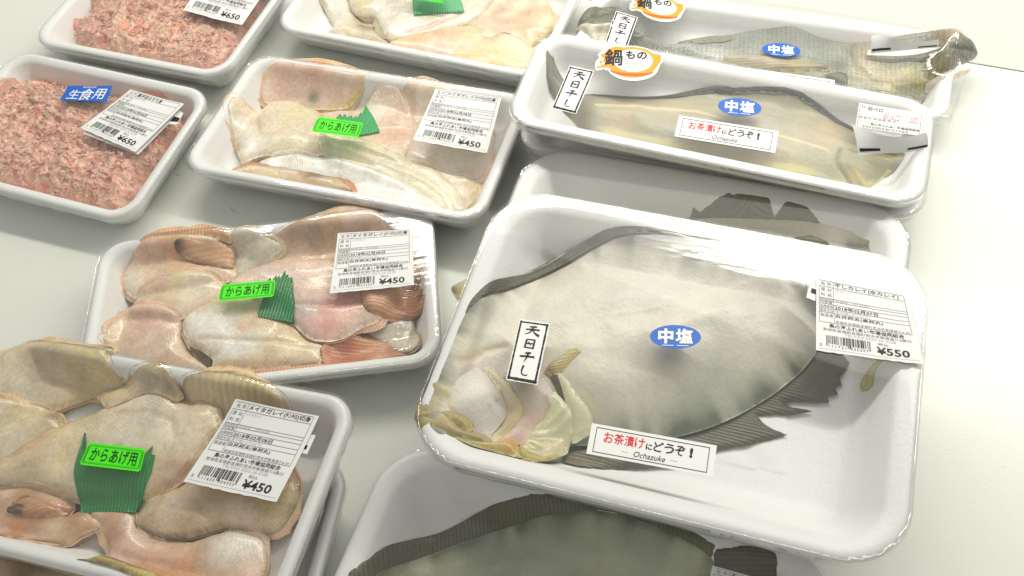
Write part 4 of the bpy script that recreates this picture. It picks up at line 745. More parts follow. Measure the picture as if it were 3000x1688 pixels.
mince(T1, [(-67.4,-30.2),(-72.1,-19.1),(-68.7,-7.7),(-73.8,16.5),(-50.1,36.5),(23.1,52.3),(55.8,41.3),(62.8,21.8),(62.1,6.2),(67.5,-5.9),(66.4,-24.1),(65.4,-38.7),(57.0,-42.6),(13.9,-42.9),(-26.7,-41.4),(-58.6,-38.4)], 16, 'minced fish with the orange-pink patch near its price label, cut by the upper edge', 31)
T1.film(sag=1.2, wr0=.0)
price_label(T1, [(12.2,55.5),(67.2,49.0),(69.4,-5.1),(16.4,0.2)], '真平目のすり身', '2018年02月08日', '2111657006500', '650', 'price label cut by the upper edge', small='真平目')

# ============ near left stack
T12 = Tray('b', -0.2053, 0.1997, 0.026, -17.0, 0.1, 0.3, 0.2, 0.1109, 'lower foam tray under the heaped near left pack, only its corner clearly visible', GK, over=1)
blob(T12, 'fish_cut', [(-98.5,-17.5),(-65.8,-11.1),(-38.1,-13.5),(-3.0,-14.8),(24.6,-20.8),(-11.3,-44.8),(-64.6,-48.5)], 3.8, FP, 'brownish fish cut in the lower tray at the near left corner', group=GC, zmin=12, tint=PAL['tan'], splats=[(-53.8,-17.6,20,'brown',0.35)])
blob(T12, 'fish_cut', [(14.3,-0.4),(44.2,-0.4),(74.1,-2.4),(88.7,-10.2),(82.6,-29.9),(28.5,-37.6),(8.1,-17.3)], 3.3, FP, 'fish cut hidden in the right part of the lower near left tray', group=GC, zmin=6, tint=PAL['tan'])
leaf(T12, [(-15.8,-29.1),(-18.5,-18.3),(-16.6,-16.8),(-13.9,-18.0),(-11.6,-16.5),(-8.2,-17.6),(-6.0,-17.0),(5.8,-26.2)], 'tip of a green plastic leaf in the lower near left tray', axis=[(-16.4,-28.9),(5.3,-25.9)])
T12.film(sag=1, wr0=.1)
T6 = Tray('b', -0.1958, 0.2291, 0.052, -22.5, -0.1, 2.3, 0.2, 0.1109, 'near left foam tray heaped with yellowish fish cuts, stacked on another tray', GK, over=4.0)
blob(T6, 'fish_cut', [(-116.7,38.0),(-113.0,42.9),(-103.7,46.3),(-93.4,51.8),(-75.9,56.5),(-60.0,57.8),(-44.5,59.6),(-41.6,58.3),(-43.0,54.7),(-38.3,49.1),(-34.8,46.0),(-35.3,40.6),(-46.8,36.3),(-54.5,32.6),(-67.7,23.8),(-86.0,18.0),(-101.8,14.9)], 5.4, FY, 'yellow-grey fish cut with dark fringed fin, far left of the near left pack', group=GC, zmin=8, axis=[(-106.2,32.3),(-39.6,50.5)],
     tint=S(196,178,120), ecol=PAL['tan'], ew=1.3, lines=[([(-75.8,56.3),(-63.0,57.3),(-49.6,59.0),(-42.1,58.7)], 1.5, .3, 'dbrown', .9), ([(-88.1,46.7),(-73.2,38.6),(-58.6,36.1)], 2, -1, 'tan', .5)], splats=[(-100.4,41.1,16,'yellow',0.35),(-88.1,30.4,14,'pale',0.65),(-76.4,47.8,10,'lilac',0.3),(-50.5,50.6,8,'cream',0.5),(-44.4,59.4,3,'dbrown',0.8)])
blob(T6, 'fish_cut', [(1.0,44.5),(3.1,49.6),(7.7,52.9),(15.8,55.4),(29.7,58.4),(43.5,56.7),(54.1,52.8),(64.1,47.7),(59.0,36.8),(32.9,29.5),(10.2,35.0)], 3.8, FY, 'fish cut with a brown-edged fan fin behind the price label of the near left pack', group=GC, zmin=8, mat=M_fin, ray=.25, axis=[(2.8,45.9),(57.7,51.5)], tint=S(200,180,128),
     lines=[([(2.3,48.1),(5.3,51.4),(15.9,55.1),(29.8,58.2)], 1.5, .2, 'dbrown', .8), ([(3.1,47.5),(12.3,51.9),(32.2,57.3),(47.5,54.6)], 1.2, .2, 'olive', .4)], splats=[(28.1,50.8,14,'cream',0.4),(47.8,51.6,8,'dyellow',0.3)])
blob(T6, 'fish_cut', [(-101.2,14.0),(-91.8,20.3),(-80.6,23.5),(-68.6,23.6),(-59.5,19.1),(-55.2,11.8),(-60.4,2.7),(-72.2,-7.6),(-84.3,-12.0)], 5.8, FY, 'rounded fish cut at the left frame edge of the near left pack', group=GC, zmin=8, axis=[(-93.9,6.1),(-59.4,17.1)], tint=S(190,170,115), ecol=PAL['tan'], ew=1.2,
     splats=[(-86.8,15.8,12,'yellow',0.5),(-65.4,20.0,5,'brown',0.6),(-81.3,3.5,14,'pale',0.5)])
blob(T6, 'fish_cut', [(22.6,-0.4),(23.9,18.9),(44.6,27.0),(66.1,21.8),(75.6,18.1),(81.0,11.8),(83.1,3.2),(82.3,-5.8),(79.7,-12.5),(71.3,-16.2),(55.1,-16.9),(42.3,-23.2),(31.4,-27.7),(20.6,-28.8),(10.1,-27.1),(5.8,-23.5),(8.3,-12.6),(15.9,-4.5)], 5.8, FP, 'glossy tan fish cut just below the price label of the near left pack', group=GC, zmin=10, axis=[(81.4,7.4),(7.8,-24.5)],
     tint=S(196,170,120), ecol=PAL['dyellow'], ew=1.6, splats=[(76.4,12.7,5,'orange',0.7),(40.5,-5.8,14,'tan',0.6),(74.0,-7.6,10,'dyellow',0.4),(78.2,4.0,7,'dyellow',0.5),(25.3,-13.5,10,'lilac',0.3)], lines=[([(5.8,-23.5),(12.1,-27.1),(23.6,-29.1),(36.3,-26.2)], 1.5, .2, 'dbrown', .75), ([(42.1,-22.8),(50.7,-17.4),(63.7,-15.5)], 1.2, .3, 'dyellow', .7)])
blob(T6, 'fish_cut', [(-80.9,-13.2),(-72.9,-5.7),(-64.1,4.0),(-55.2,15.9),(-44.2,24.2),(-34.0,32.4),(-25.1,39.3),(-18.6,46.8),(-13.9,52.0),(-5.3,49.4),(4.5,40.9),(13.8,41.7),(25.7,40.0),(29.9,28.9),(26.9,18.5),(25.3,5.8),(18.5,-5.8),(7.2,-14.1),(-10.2,-18.3),(-38.8,-20.6),(-54.5,-20.2),(-75.4,-21.7)], 6.1, FY, 'largest pale ridged fish cut, under the leaf in the near left pack', group=GC, zmin=12, axis=[(-76.2,-17.1),(26.5,36.1)],
     tint=S(205,190,145), ecol=PAL['tan'], ew=1.5, splats=[(-14.7,43.4,8,'grey',0.7),(-9.6,47.5,6,'dgrey',0.5),(-14.9,27.9,18,'pale',0.6),(12.7,23.4,16,'white',0.35),(-47.4,11.4,12,'cream',0.5),(-60.8,-1.3,12,'tan',0.4),(15.9,-2.7,8,'dorange',0.35),(-15.6,9.9,14,'pale',0.5),(17.3,4.2,8,'red',0.25)],
     lines=[([(-26.2,25.7),(-10.8,29.8),(5.4,27.9),(10.4,20.0)], 1.5, -.8, 'tan', .4), ([(18.0,-5.0),(21.7,3.2),(23.1,8.2)], 1.3, -.8, 'dorange', .6)])
blob(T6, 'fish_cut', [(-42.2,33.8),(-38.0,37.8),(-31.0,44.4),(-25.7,50.2),(-17.5,54.6),(-10.9,56.1),(-5.4,52.5),(-0.2,47.2),(4.5,41.4),(2.2,38.3),(-10.0,40.1),(-19.4,38.3),(-26.8,32.7),(-34.7,28.0)], 2.5, FY, 'peaked fish cut with a near-black tip at the far side of the near left pack', group=GC, zmin=14, axis=[(-40.6,31.0),(-0.2,49.3)],
     tint=S(205,185,140), ecol=PAL['tan'], splats=[(-2.1,44.7,4.5,'dgrey',0.95),(2.2,41.4,4,'dgrey',0.9),(-10.4,54.1,4,'dyellow',0.9),(-6.8,51.1,3.5,'olive',0.8),(-13.3,42.5,8,'grey',0.6),(-30.4,39.2,8,'cream',0.6)])
blob(T6, 'fish_cut', [(-73.0,-26.5),(-67.2,-22.4),(-56.0,-18.6),(-40.1,-19.5),(-27.2,-24.2),(-28.0,-28.0),(-19.4,-23.9),(-10.7,-27.9),(-7.8,-30.4),(-16.1,-36.7),(-21.7,-42.9),(-39.3,-45.8),(-53.1,-47.8),(-61.5,-44.3)], 4.1, FP, 'reddish fish cut with a black-rayed tail fin at the near left of the heaped pack', group=GC, zmin=11, axis=[(-62.2,-33.5),(-9.8,-28.6)],
     tint=S(190,150,110), ecol=PAL['tan'], ew=1.4, splats=[(-37.7,-31.9,12,'dorange',0.4),(-47.7,-40.4,12,'orange',0.5),(-29.5,-37.3,8,'cream',0.5),(-28.5,-25.4,5,'red',0.6)], lines=[([(-53.2,-47.6),(-41.9,-46.4),(-30.7,-43.6),(-21.7,-42.9)], 1.5, .2, 'brown', .9), ([(-28.9,-28.2),(-24.3,-24.1),(-9.7,-20.0)], 1.2, -.4, 'brown', .7)])
blob(T6, 'fish_tail', [(-58.8,-33.5),(-58.2,-31.6),(-55.3,-30.5),(-58.2,-29.3),(-55.1,-27.7),(-53.2,-24.0),(-44.8,-24.6),(-34.1,-25.5),(-27.8,-27.8),(-34.3,-31.9),(-43.8,-34.4),(-52.6,-34.9),(-56.8,-34.7)], 3, S(186,140,104), 'small tail fin with black rays at the left frame edge of the heaped pack', 'fish fin', mat=M_fin, ray=.5, axis=[(-57.7,-26.8),(-52.6,-34.9)], edge=3,
     lines=[([(-58.1,-33.4),(-53.6,-31.7),(-48.3,-30.4)], 1.1, .3, 'black', .95), ([(-56.9,-34.6),(-53.0,-34.3),(-48.3,-33.6)], 1.1, .3, 'black', .95), ([(-57.6,-29.4),(-53.3,-27.3),(-49.5,-25.1)], 1.0, .3, 'black', .8)])
blob(T6, 'fish_cut', [(-17.9,-25.3),(-8.0,-20.3),(4.8,-18.7),(11.2,-26.2),(21.5,-30.3),(34.9,-29.1),(44.8,-24.6),(57.1,-17.6),(70.5,-17.1),(75.5,-19.7),(79.4,-25.2),(81.3,-31.4),(80.6,-39.7),(71.3,-48.3),(45.0,-49.3),(28.4,-48.9),(16.5,-47.4),(6.9,-47.0),(2.6,-43.7),(1.8,-40.5),(-2.9,-34.5),(-9.5,-28.9)], 4.6, FP, 'pinkish fish cut with a yellow belly fin at the near side of the heaped pack', group=GC, zmin=11, axis=[(-16.1,-26.7),(78.5,-27.0)],
     tint=S(200,160,125), ecol=PAL['tan'], ew=1.6, splats=[(60.5,-25.1,14,'pale',0.75),(70.2,-20.4,8,'white',0.7),(15.9,-28.7,12,'lilac',0.4),(21.9,-43.7,14,'orange',0.6),(41.3,-41.9,14,'orange',0.45),(3.5,-37.5,8,'dorange',0.4)])
blob(T6, 'fish_fin', [(-3.6,-49.6),(2.1,-48.5),(7.3,-45.3),(11.5,-45.2),(25.1,-46.3),(38.4,-47.5),(53.0,-49.9),(51.2,-55.1),(33.8,-52.6),(17.6,-49.6),(7.1,-49.1),(0.7,-49.4)], 2.5, S(205,182,110), 'thin yellow fin with dark speckled edge over the near rim of the heaped pack', 'fish fin', mat=M_fin, ray=.4, edge=3, ecol=PAL['dbrown'], ew=1.2, estr=.5, axis=[(-2.1,-49.4),(49.0,-50.8)], zmin=24)
leaf(T6, [(-21.0,-26.0),(-26.8,-17.4),(-31.5,-9.1),(-33.5,-2.0),(-34.7,4.4),(-36.9,12.0),(-33.1,5.7),(-30.3,0.5),(-24.0,-3.9),(-16.1,1.5),(-14.1,4.8),(-16.6,10.0),(-12.9,5.0),(-5.4,3.7),(0.7,6.8),(3.0,12.5),(4.3,7.6),(6.6,7.8),(8.7,-0.9),(8.3,-11.0),(7.5,-20.3),(-6.5,-22.5)], 'dark green plastic leaf behind the green sticker of the heaped near left pack', axis=[(-22.1,-25.0),(6.8,-19.8)], col=S(18,128,56))
T6.film(sag=.4, wr0=.05, mat=M_crinkle)
Sheet(T6, [(81.2,31.9),(85.8,31.9),(85.3,21.7),(80.2,22.0)], 'label_backing', M_paper, off=.3).put((lambda p: (p.rect(.2,.2,.7,.42), p)[1])(Print()), 'sensor_mark', M_ink)
price_label(T6, [(39.1,41.5),(84.5,41.2),(80.2,-4.3),(30.8,-4.1)], 'メイタガレイ(ﾁﾝﾁﾛ)切身', '2018年02月08日', '2111605004503', '450', 'price label of the heaped pack', curl=lambda u, v: 1.2*np.maximum(v-.5, 0)**2*4+.3)
green_sticker(T6, [(-27.1,5.4),(3.9,7.9),(6.9,-3.8),(-26.2,-6.7)], 'green sticker on top of the dark leaf')

# ============ long trays of the upper right
def back_tray():
    T = Tray('d', 0.1823, 0.4711, 0.022, -25.5, 0.5, 0.3, 0.2398, 0.0802, 'long foam tray at the back holding the round silvery fish', 'long foam trays of whole dried fish')
    return T
T9 = back_tray()
o9 = tag(empty('sea_bass', T9.M @ Matrix.Translation((0, 0, .004))), 'round-bodied silver-grey fish with its head sticking out over the end of the back tray', 'fish')
blob(T9, 'body', [(-93.2,5.1),(-82.2,13.8),(-61.3,8.5),(-54.9,9.8),(-50.4,13.9),(-42.0,18.4),(-19.4,25.0),(0.9,29.1),(18.7,31.2),(37.0,28.7),(52.3,28.0),(69.5,30.0),(91.2,34.5),(107.9,38.0),(117.5,38.5),(123.7,36.0),(127.5,33.1),(131.9,30.3),(132.7,24.7),(129.8,19.0),(124.1,13.4),(116.6,4.0),(108.8,-0.5),(105.3,-13.6),(94.7,-24.5),(76.4,-28.6),(47.4,-26.2),(15.2,-24.3),(-15.5,-21.9),(-44.5,-18.8),(-67.4,-11.5),(-84.9,-6.2)], 15, S(140,144,134), parent=o9, mat=M_scaly, edge=16, step=1.3, axis=[(-92.0,0.2),(132.4,29.7)],
     splats=[(-68.6,5.0,9,'grey',0.7),(-30.2,12.9,12,'dgrey',0.4),(7.1,23.3,14,'dgrey',0.45),(35.4,22.6,10,'dgrey',0.35),(-52.8,-5.3,10,'silver',0.6),(-25.4,-11.0,14,'silver',0.7),(12.2,-6.7,14,'silver',0.6),(71.0,16.8,14,'tan',0.5),(58.6,18.0,8,'olive',0.3),(113.4,29.4,10,'tan',0.7),(102.9,12.5,10,'olive',0.4),(127.6,30.6,5,'dgrey',0.6),(97.3,-3.0,9,'yellow',0.75),(83.7,-9.5,12,'cream',0.8),(68.8,-5.6,10,'cream',0.6),(110.8,3.4,7,'dyellow',0.6),(98.4,-15.1,9,'grey',0.7),(51.3,-2.1,6,'dgrey',0.6),(50.9,-16.6,10,'cream',0.4)],
     lines=[([(57.6,25.3),(56.6,13.8),(63.2,0.5),(76.5,-9.3)], 1.6, -1.4, 'olive', .5), ([(74.2,-9.8),(88.8,-12.6),(102.2,-5.5),(108.5,3.0)], 1.6, 1.2, 'dyellow', .7), ([(131.5,25.2),(123.6,20.6),(114.6,15.0)], 1.2, -1.5, 'dgrey', .8), ([(103.4,7.2),(114.9,11.5),(123.9,17.0)], 1, -.7, 'brown', .4)])
blob(T9, 'tail_fin', [(-120.1,-9.6),(-122.0,1.7),(-121.6,8.8),(-119.4,15.5),(-115.2,20.0),(-110.4,22.6),(-103.3,24.3),(-95.4,22.7),(-79.9,11.8),(-77.0,0.2),(-88.3,-0.6),(-104.2,-0.8),(-113.9,-4.4),(-118.6,-8.4)], 2.2, S(112,114,102), parent=o9, mat=M_dfin, ray=.35, axis=[(-116.7,21.6),(-113.5,-5.8)], edge=4, zmin=17, lines=[([(-119.1,-0.8),(-113.0,8.2),(-102.4,16.6)], 1.2, -.8, 'dgrey', .6), ([(-116.7,13.7),(-108.9,16.9),(-102.9,22.8)], 1, .7, 'olive', .6)])
blob(T9, 'lower_tail_lobe', [(-121.2,-5.6),(-115.3,0.2),(-105.6,4.2),(-95.3,5.6),(-90.4,-13.1),(-101.1,-12.4),(-112.8,-8.8)], 3, S(196,190,172), parent=o9, mat=M_fin, ray=.12, edge=5, zmin=14)
blob(T9, 'dorsal_fin', [(-54.3,-3.0),(-51.5,0.6),(-39.9,4.9),(-30.1,8.1),(-17.6,9.9),(-21.8,5.2),(-36.4,0.7),(-48.5,-3.4)], 1.6, S(128,124,96), parent=o9, mat=M_dfin, ray=.6, edge=2)
blob(T9, 'pectoral_fin', [(-20.9,-9.1),(-12.8,-5.7),(3.2,-3.4),(18.6,-3.5),(31.3,-0.2),(42.9,-2.6),(46.9,-5.7),(43.9,-9.3),(33.1,-11.9),(20.2,-13.7),(3.9,-18.1),(-12.9,-20.5),(-19.0,-18.7)], 2.4, S(172,162,134), parent=o9, mat=M_fin, ray=.6, axis=[(12.8,-3.5),(14.9,-15.8)], edge=4, splats=[(43.5,-6.3,4,'dgrey',0.7),(25.2,-9.4,8,'dyellow',0.5),(36.6,-4.2,6,'olive',0.5)])
blob(T9, 'belly_fin', [(43.1,-12.4),(53.6,-7.4),(57.4,-8.7),(59.6,-18.5),(56.1,-19.2),(45.3,-14.7)], 1.6, S(104,102,90), parent=o9, mat=M_dfin, ray=.6, edge=2)
blob(T9, 'lower_jaw', [(104.9,-1.7),(113.7,4.4),(124.9,9.7),(130.4,14.4),(127.3,8.0),(118.7,-0.8),(112.8,-7.0),(106.5,-7.0)], 4, S(196,186,170), parent=o9, mat=M_mem, edge=4, lift=-3)
T9.film(outline=[(-96.8,2.9),(-99.5,18.5),(-99.7,43.4),(-64.5,46.1),(16.1,45.7),(87.5,42.5),(116.9,39.1),(132.2,31.9),(133.9,20.6),(128.7,7.0),(125.0,-11.3),(122.2,-28.9),(111.4,-36.3),(28.8,-34.1),(-46.8,-32.5),(-93.8,-23.8)], sag=0, wr0=.45)
oval_sticker(T9, [(1.4,6.2),(25.4,8.8),(27.4,-4.2),(3.7,-6.8)], 'blue oval sticker on the silvery fish')
brush_sticker(T9, [(-99.0,16.4),(-82.9,13.1),(-82.8,-18.2),(-98.4,-17.0)], 'brush-lettered sticker by the silvery tail')
tea_sticker(T9, [(-5.9,-19.5),(51.0,-18.5),(51.6,-36.4),(-4.1,-36.4)], 'tea-rice sticker half hidden behind the nearer long tray')
pot_sticker(T9, [(-94.9,37.9),(-56.1,37.5),(-50.5,12.3),(-88.4,12.3)], 'orange pot sticker cut by the upper edge')
sh = Sheet(T9, [(67.5,12.0),(103.4,17.3),(108.8,13.7),(67.1,7.6)], 'price_label', M_paper, 'curled price label over the head of the silvery fish', off=1.0)
p = Print(); [p.text('原材料 宮城県 鳥の海', .25, .18+i*.2, .85, .26+i*.2) for i in range(4)]; sh.put(p, 'label_small_print', M_lgrey)
flap(T9, [(66.3,-0.9),(71.9,1.0),(82.4,-1.5),(93.0,-1.2),(100.5,1.4),(104.9,3.7)], [(68.1,-7.3),(79.8,-2.7),(93.3,2.3),(106.6,6.5)], 45, 36, [(.02, .30), (.70, .98)], 'loose lower end of the curled label')

T13 = Tray('d', 0.1399, 0.4009, 0.0265, -26.0, 0, 0, 0.2398, 0.0802, 'foam tray directly beneath the nearer long tray, only its lower rim visible', 'long foam trays of whole dried fish')
T13.film(sag=1, wr0=.2)
T8 = Tray('d', 0.1359, 0.3989, 0.048, -25.5, 1.0, -2.6, 0.2398, 0.0802, 'nearer long foam tray holding the slim dark-edged sole', 'long foam trays of whole dried fish', over=0.3)
o8 = tag(empty('sole', T8.M @ Matrix.Translation((0, 0, .003))), 'slim brown-grey flatfish with a black fin line along its back in the nearer long tray', 'fish')
blob(T8, 'body', [(-96.9,14.6),(-91.9,10.7),(-85.7,8.5),(-79.9,9.7),(-72.9,10.9),(-54.4,14.2),(-36.3,19.7),(-20.2,25.0),(-6.2,28.4),(5.8,28.9),(17.6,30.7),(34.1,32.5),(45.0,31.4),(56.5,28.5),(69.4,24.5),(78.9,22.2),(91.2,15.3),(104.9,6.6),(108.2,3.5),(104.8,-4.2),(100.1,-9.4),(95.2,-16.1),(89.7,-21.8),(83.4,-23.9),(76.4,-24.6),(59.5,-27.2),(42.2,-27.5),(29.1,-27.8),(16.1,-28.3),(3.5,-29.9),(-16.1,-29.4),(-29.9,-27.9),(-44.3,-25.8),(-63.1,-26.4),(-70.9,-24.7),(-78.9,-19.3),(-85.9,-13.9),(-92.6,-9.0),(-99.8,-1.8),(-107.7,8.2),(-113.5,20.8),(-114.6,27.7),(-105.3,21.2)], 8.5, S(160,158,130), parent=o8, mat=M_skin, edge=22, pw=1.1, step=1.3, axis=[(-87.8,-3.7),(105.5,-2.5)], tint=S(176,168,140), ecol=S(110,112,84), ew=4, estr=.7,
     splats=[(-105.3,12.4,9,'dgrey',0.9),(-94.3,1.4,8,'dgrey',0.6),(-91.0,7.5,5,'black',0.5),(-79.6,-14.9,7,'dgrey',0.6),(-111.6,24.9,6,'black',0.8),(-69.5,-15.5,9,'grey',0.6),(-58.1,-2.4,14,'tan',0.5),(-26.6,9.4,16,'tan',0.4),(23.3,-0.0,16,'lilac',0.35),(-21.6,-12.2,14,'grey',0.35),(63.2,10.9,12,'tan',0.5),(92.3,-3.0,12,'olive',0.75),(100.7,0.8,9,'dyellow',0.6),(83.6,-5.4,8,'olive',0.45),(83.0,-17.7,8,'yellow',0.4),(50.4,-23.7,10,'yellow',0.4)],
     lines=[([(-81.4,9.4),(-54.6,14.8),(-36.2,19.0),(-6.1,27.8),(17.7,30.1),(34.2,31.8),(45.1,30.7),(56.6,27.9),(69.5,23.8),(77.8,21.9)], 2.6, .5, 'black', .97), ([(-113.0,19.2),(-107.2,8.4),(-98.8,-2.5),(-87.9,-12.1)], 1.8, .2, 'black', .8), ([(-112.6,28.3),(-96.9,14.6),(-86.4,9.1)], 1.4, .2, 'black', .7),
            ([(-66.4,-27.0),(-44.4,-25.5),(-16.2,-28.8),(16.0,-27.7),(42.1,-26.9),(59.8,-26.5),(75.1,-24.4)], 1.6, .3, 'black', .6), ([(-62.9,-21.8),(-38.6,-21.7),(-7.1,-24.1),(27.5,-23.3),(59.1,-21.9)], 2.2, .6, 'yellow', .55),
            ([(-72.7,-3.7),(-48.9,0.1),(-13.4,4.7),(23.3,-0.0),(65.5,-4.2)], 1.4, .7, 'cream', .7), ([(-78.4,-1.2),(-45.4,6.0),(-3.5,15.0),(39.5,14.1),(72.9,7.2)], 1.2, -.5, 'grey', .3),
            ([(72.4,-2.3),(72.0,-8.6),(75.6,-15.2),(82.4,-21.5)], 1.3, -.8, 'dgrey', .6), ([(82.4,-13.4),(89.8,-19.4),(97.9,-13.6),(101.5,-6.6)], 1.2, .8, 'yellow', .7)])
blob(T8, 'dorsal_fin', [(-83.5,7.8),(-76.5,10.0),(-54.4,13.9),(-36.2,18.4),(-20.2,24.1),(-6.3,27.8),(5.7,28.3),(17.4,30.1),(33.8,31.8),(44.6,31.0),(56.1,28.1),(69.0,23.8),(79.3,20.8),(77.7,19.3),(68.2,21.3),(56.0,25.5),(43.9,28.1),(33.2,28.6),(17.9,27.2),(6.2,25.7),(-5.6,24.2),(-19.5,20.5),(-35.4,15.2),(-53.7,11.0),(-71.0,8.4)], 1.0, S(24,28,22), parent=o8, mat=M_dfin, edge=2, lift=.15, sm=1.5, rough_edge=.3, step=1.1, smooth_out=False)
blob(T8, 'tail_tip', [(-116.7,23.0),(-116.6,26.2),(-115.4,29.8),(-114.3,28.2),(-113.5,21.7),(-115.0,21.6)], 1.0, S(58,60,52), parent=o8, mat=M_dfin, edge=2, smooth_out=False)
T8.film(sag=1.0, wr0=.02, mat=M_taut)
brush_sticker(T8, [(-94.3,13.5),(-78.8,13.0),(-79.7,-24.0),(-95.0,-23.4)], 'brush-lettered sticker over the tail of the sole')
oval_sticker(T8, [(-2.2,11.8),(22.9,15.6),(24.5,1.7),(-0.3,-1.9)], 'blue oval sticker above the tea-rice sticker')
tea_sticker(T8, [(-21.2,-8.8),(36.2,-5.8),(37.0,-22.8),(-20.4,-25.7)], 'tea-rice sticker on the sole')
pot_sticker(T8, [(-82.9,34.8),(-42.5,42.4),(-37.4,14.4),(-77.1,6.4)], 'orange pot-shaped sticker on the far rim')
sh = Sheet(T8, [(77.1,27.5),(113.2,28.2),(113.6,10.8),(77.5,9.2)], 'price_label', M_paper, 'label with red handwriting at the head of the sole', off=.4)
k, g, r = Print(), Print(), Print(); k.text('砂ペロ', .15, .74, .38, .92, bold=.01); k.rect(.02, .52, .98, .527, 8); k.rect(.02, .28, .98, .287, 8); k.rect(.97, .02, .975, .96, 4); k.rect(.02, .02, .026, .96, 4)
g.text('名称', .04, .8, .11, .92); g.text('原産地 宮城県 荒浜', .03, .38, .6, .48); g.text('宮城県亘理郡亘理町荒浜字築港', .1, .02, .8, .12); k.text('鳥の海ふれあい市場協同組合', .22, .15, .97, .25, bold=.01)
r.text('砂べロ', .40, .46, .66, .78, shear=.3); r.text('2匹', .80, .50, .93, .74, shear=.2); r.stroke([(.42, .36), (.56, .62)], .006, .006); sh.put(k, 'label_print', M_ink); sh.put(g, 'label_small_print', M_grey); sh.put(r, 'label_handwriting', simple('pink_pen', (.6, .16, .2), .5))
flap(T8, [(74.7,1.4),(79.7,0.4),(89.0,-1.8),(97.9,-1.7),(106.2,1.0),(114.6,6.5)], [(81.9,-11.0),(95.2,-5.7),(107.7,-1.7),(118.5,4.0)], 29, 19, [(.03, .32), (.70, .99)], 'loose lower end of the handwritten label')

# ============ the large trays
def flounder_body(T, name, label, outs, kw, group='large flounders in the big trays'):
    pass
T11 = Tray('c', -0.0073, 0.1095, 0.032, -26.2, -0.3, 0.3, 0.2221, 0.165, 'large foam tray at the bottom centre, mostly outside the frame', 'large foam trays of whole flounder', over=0)
o11 = tag(empty('flounder', T11.M @ Matrix.Translation((0, 0, .004))), 'dark-finned grey flounder in the bottom centre tray, only its back visible', 'fish', 'large flounders')
blob(T11, 'back_fin', [(-107.5,5.6),(-101.5,18.7),(-97.5,28.0),(-88.1,40.6),(-75.2,51.7),(-61.7,61.4),(-47.3,68.9),(-29.9,75.4),(-17.1,79.0),(1.7,85.1),(11.4,86.8),(19.8,85.7),(26.6,82.2),(31.3,79.2),(32.7,81.5),(41.3,78.2),(50.6,75.7),(56.0,72.8),(50.0,65.8),(21.2,57.0),(-33.5,40.4),(-69.3,25.4)], 1.4, S(92,92,70), parent=o11, mat=M_dfin, ray=.5, axis=[(-111.8,24.9),(51.2,95.1)], edge=4, rough_edge=.15)
blob(T11, 'body', [(-97.6,-3.8),(-97.3,10.1),(-89.7,24.7),(-76.2,38.5),(-61.5,49.9),(-43.9,59.4),(-22.0,68.5),(0.7,74.5),(16.4,75.4),(32.6,73.6),(44.7,71.5),(55.0,68.2),(58.7,59.8),(47.0,29.6),(19.1,-4.3),(-31.9,-20.5),(-78.9,-20.8)], 10, S(186,188,160), parent=o11, mat=M_skin, edge=22, axis=[(-94.8,-3.0),(57.1,67.2)], tint=S(168,174,148), ecol=S(104,108,84), ew=7, estr=.8,
     splats=[(-29.4,59.5,26,'green',0.45),(17.4,71.5,16,'green',0.4),(-89.0,22.8,16,'dyellow',0.3),(2.3,54.6,20,'grey',0.3)])
blob(T11, 'tail_fin', [(53.6,71.6),(59.5,73.7),(68.6,78.3),(80.9,82.3),(83.1,74.2),(85.5,64.5),(66.4,58.6),(56.1,65.9)], 2.5, S(84,82,62), parent=o11, mat=M_dfin, ray=.6, axis=[(74.6,79.6),(78.0,62.2)], edge=3, smooth_out=False)
T11.film(sag=1.5, wr0=.02)
price_label(T11, [(55.1,62.4),(98.5,62.5),(98.2,30.0),(55.3,29.3)], '干しカレイ(水カレイ)', '2018年02月07日', '2111721005507', '550', 'price label cut by the lower edge', small='水カレイ')

T10 = Tray('c', 0.0916, 0.2919, 0.032, -25.1, -0.1, 0.4, 0.2221, 0.165, 'large foam tray behind the big flounder tray, partly under it', 'large foam trays of whole flounder', over=-1)
o10 = tag(empty('flounder', T10.M @ Matrix.Translation((0, 0, .004))), 'flounder mostly hidden under the big tray, its ragged back fin and snout showing', 'fish', 'large flounders')
blob(T10, 'back_fin', [(-27.8,44.8),(-19.3,56.4),(-8.5,62.6),(-8.0,65.7),(-3.8,64.3),(3.8,70.3),(11.6,75.2),(13.1,72.4),(18.5,77.7),(26.2,79.5),(33.2,78.6),(36.4,70.3),(38.5,66.9),(42.7,75.7),(50.7,74.6),(57.7,72.3),(64.4,68.0),(74.9,57.5),(43.1,38.6),(-0.3,33.8)], 1.2, S(96,98,70), parent=o10, mat=M_dfin, axis=[(-26.9,51.0),(71.4,68.2)], edge=3, smooth_out=False, rough_edge=.5)
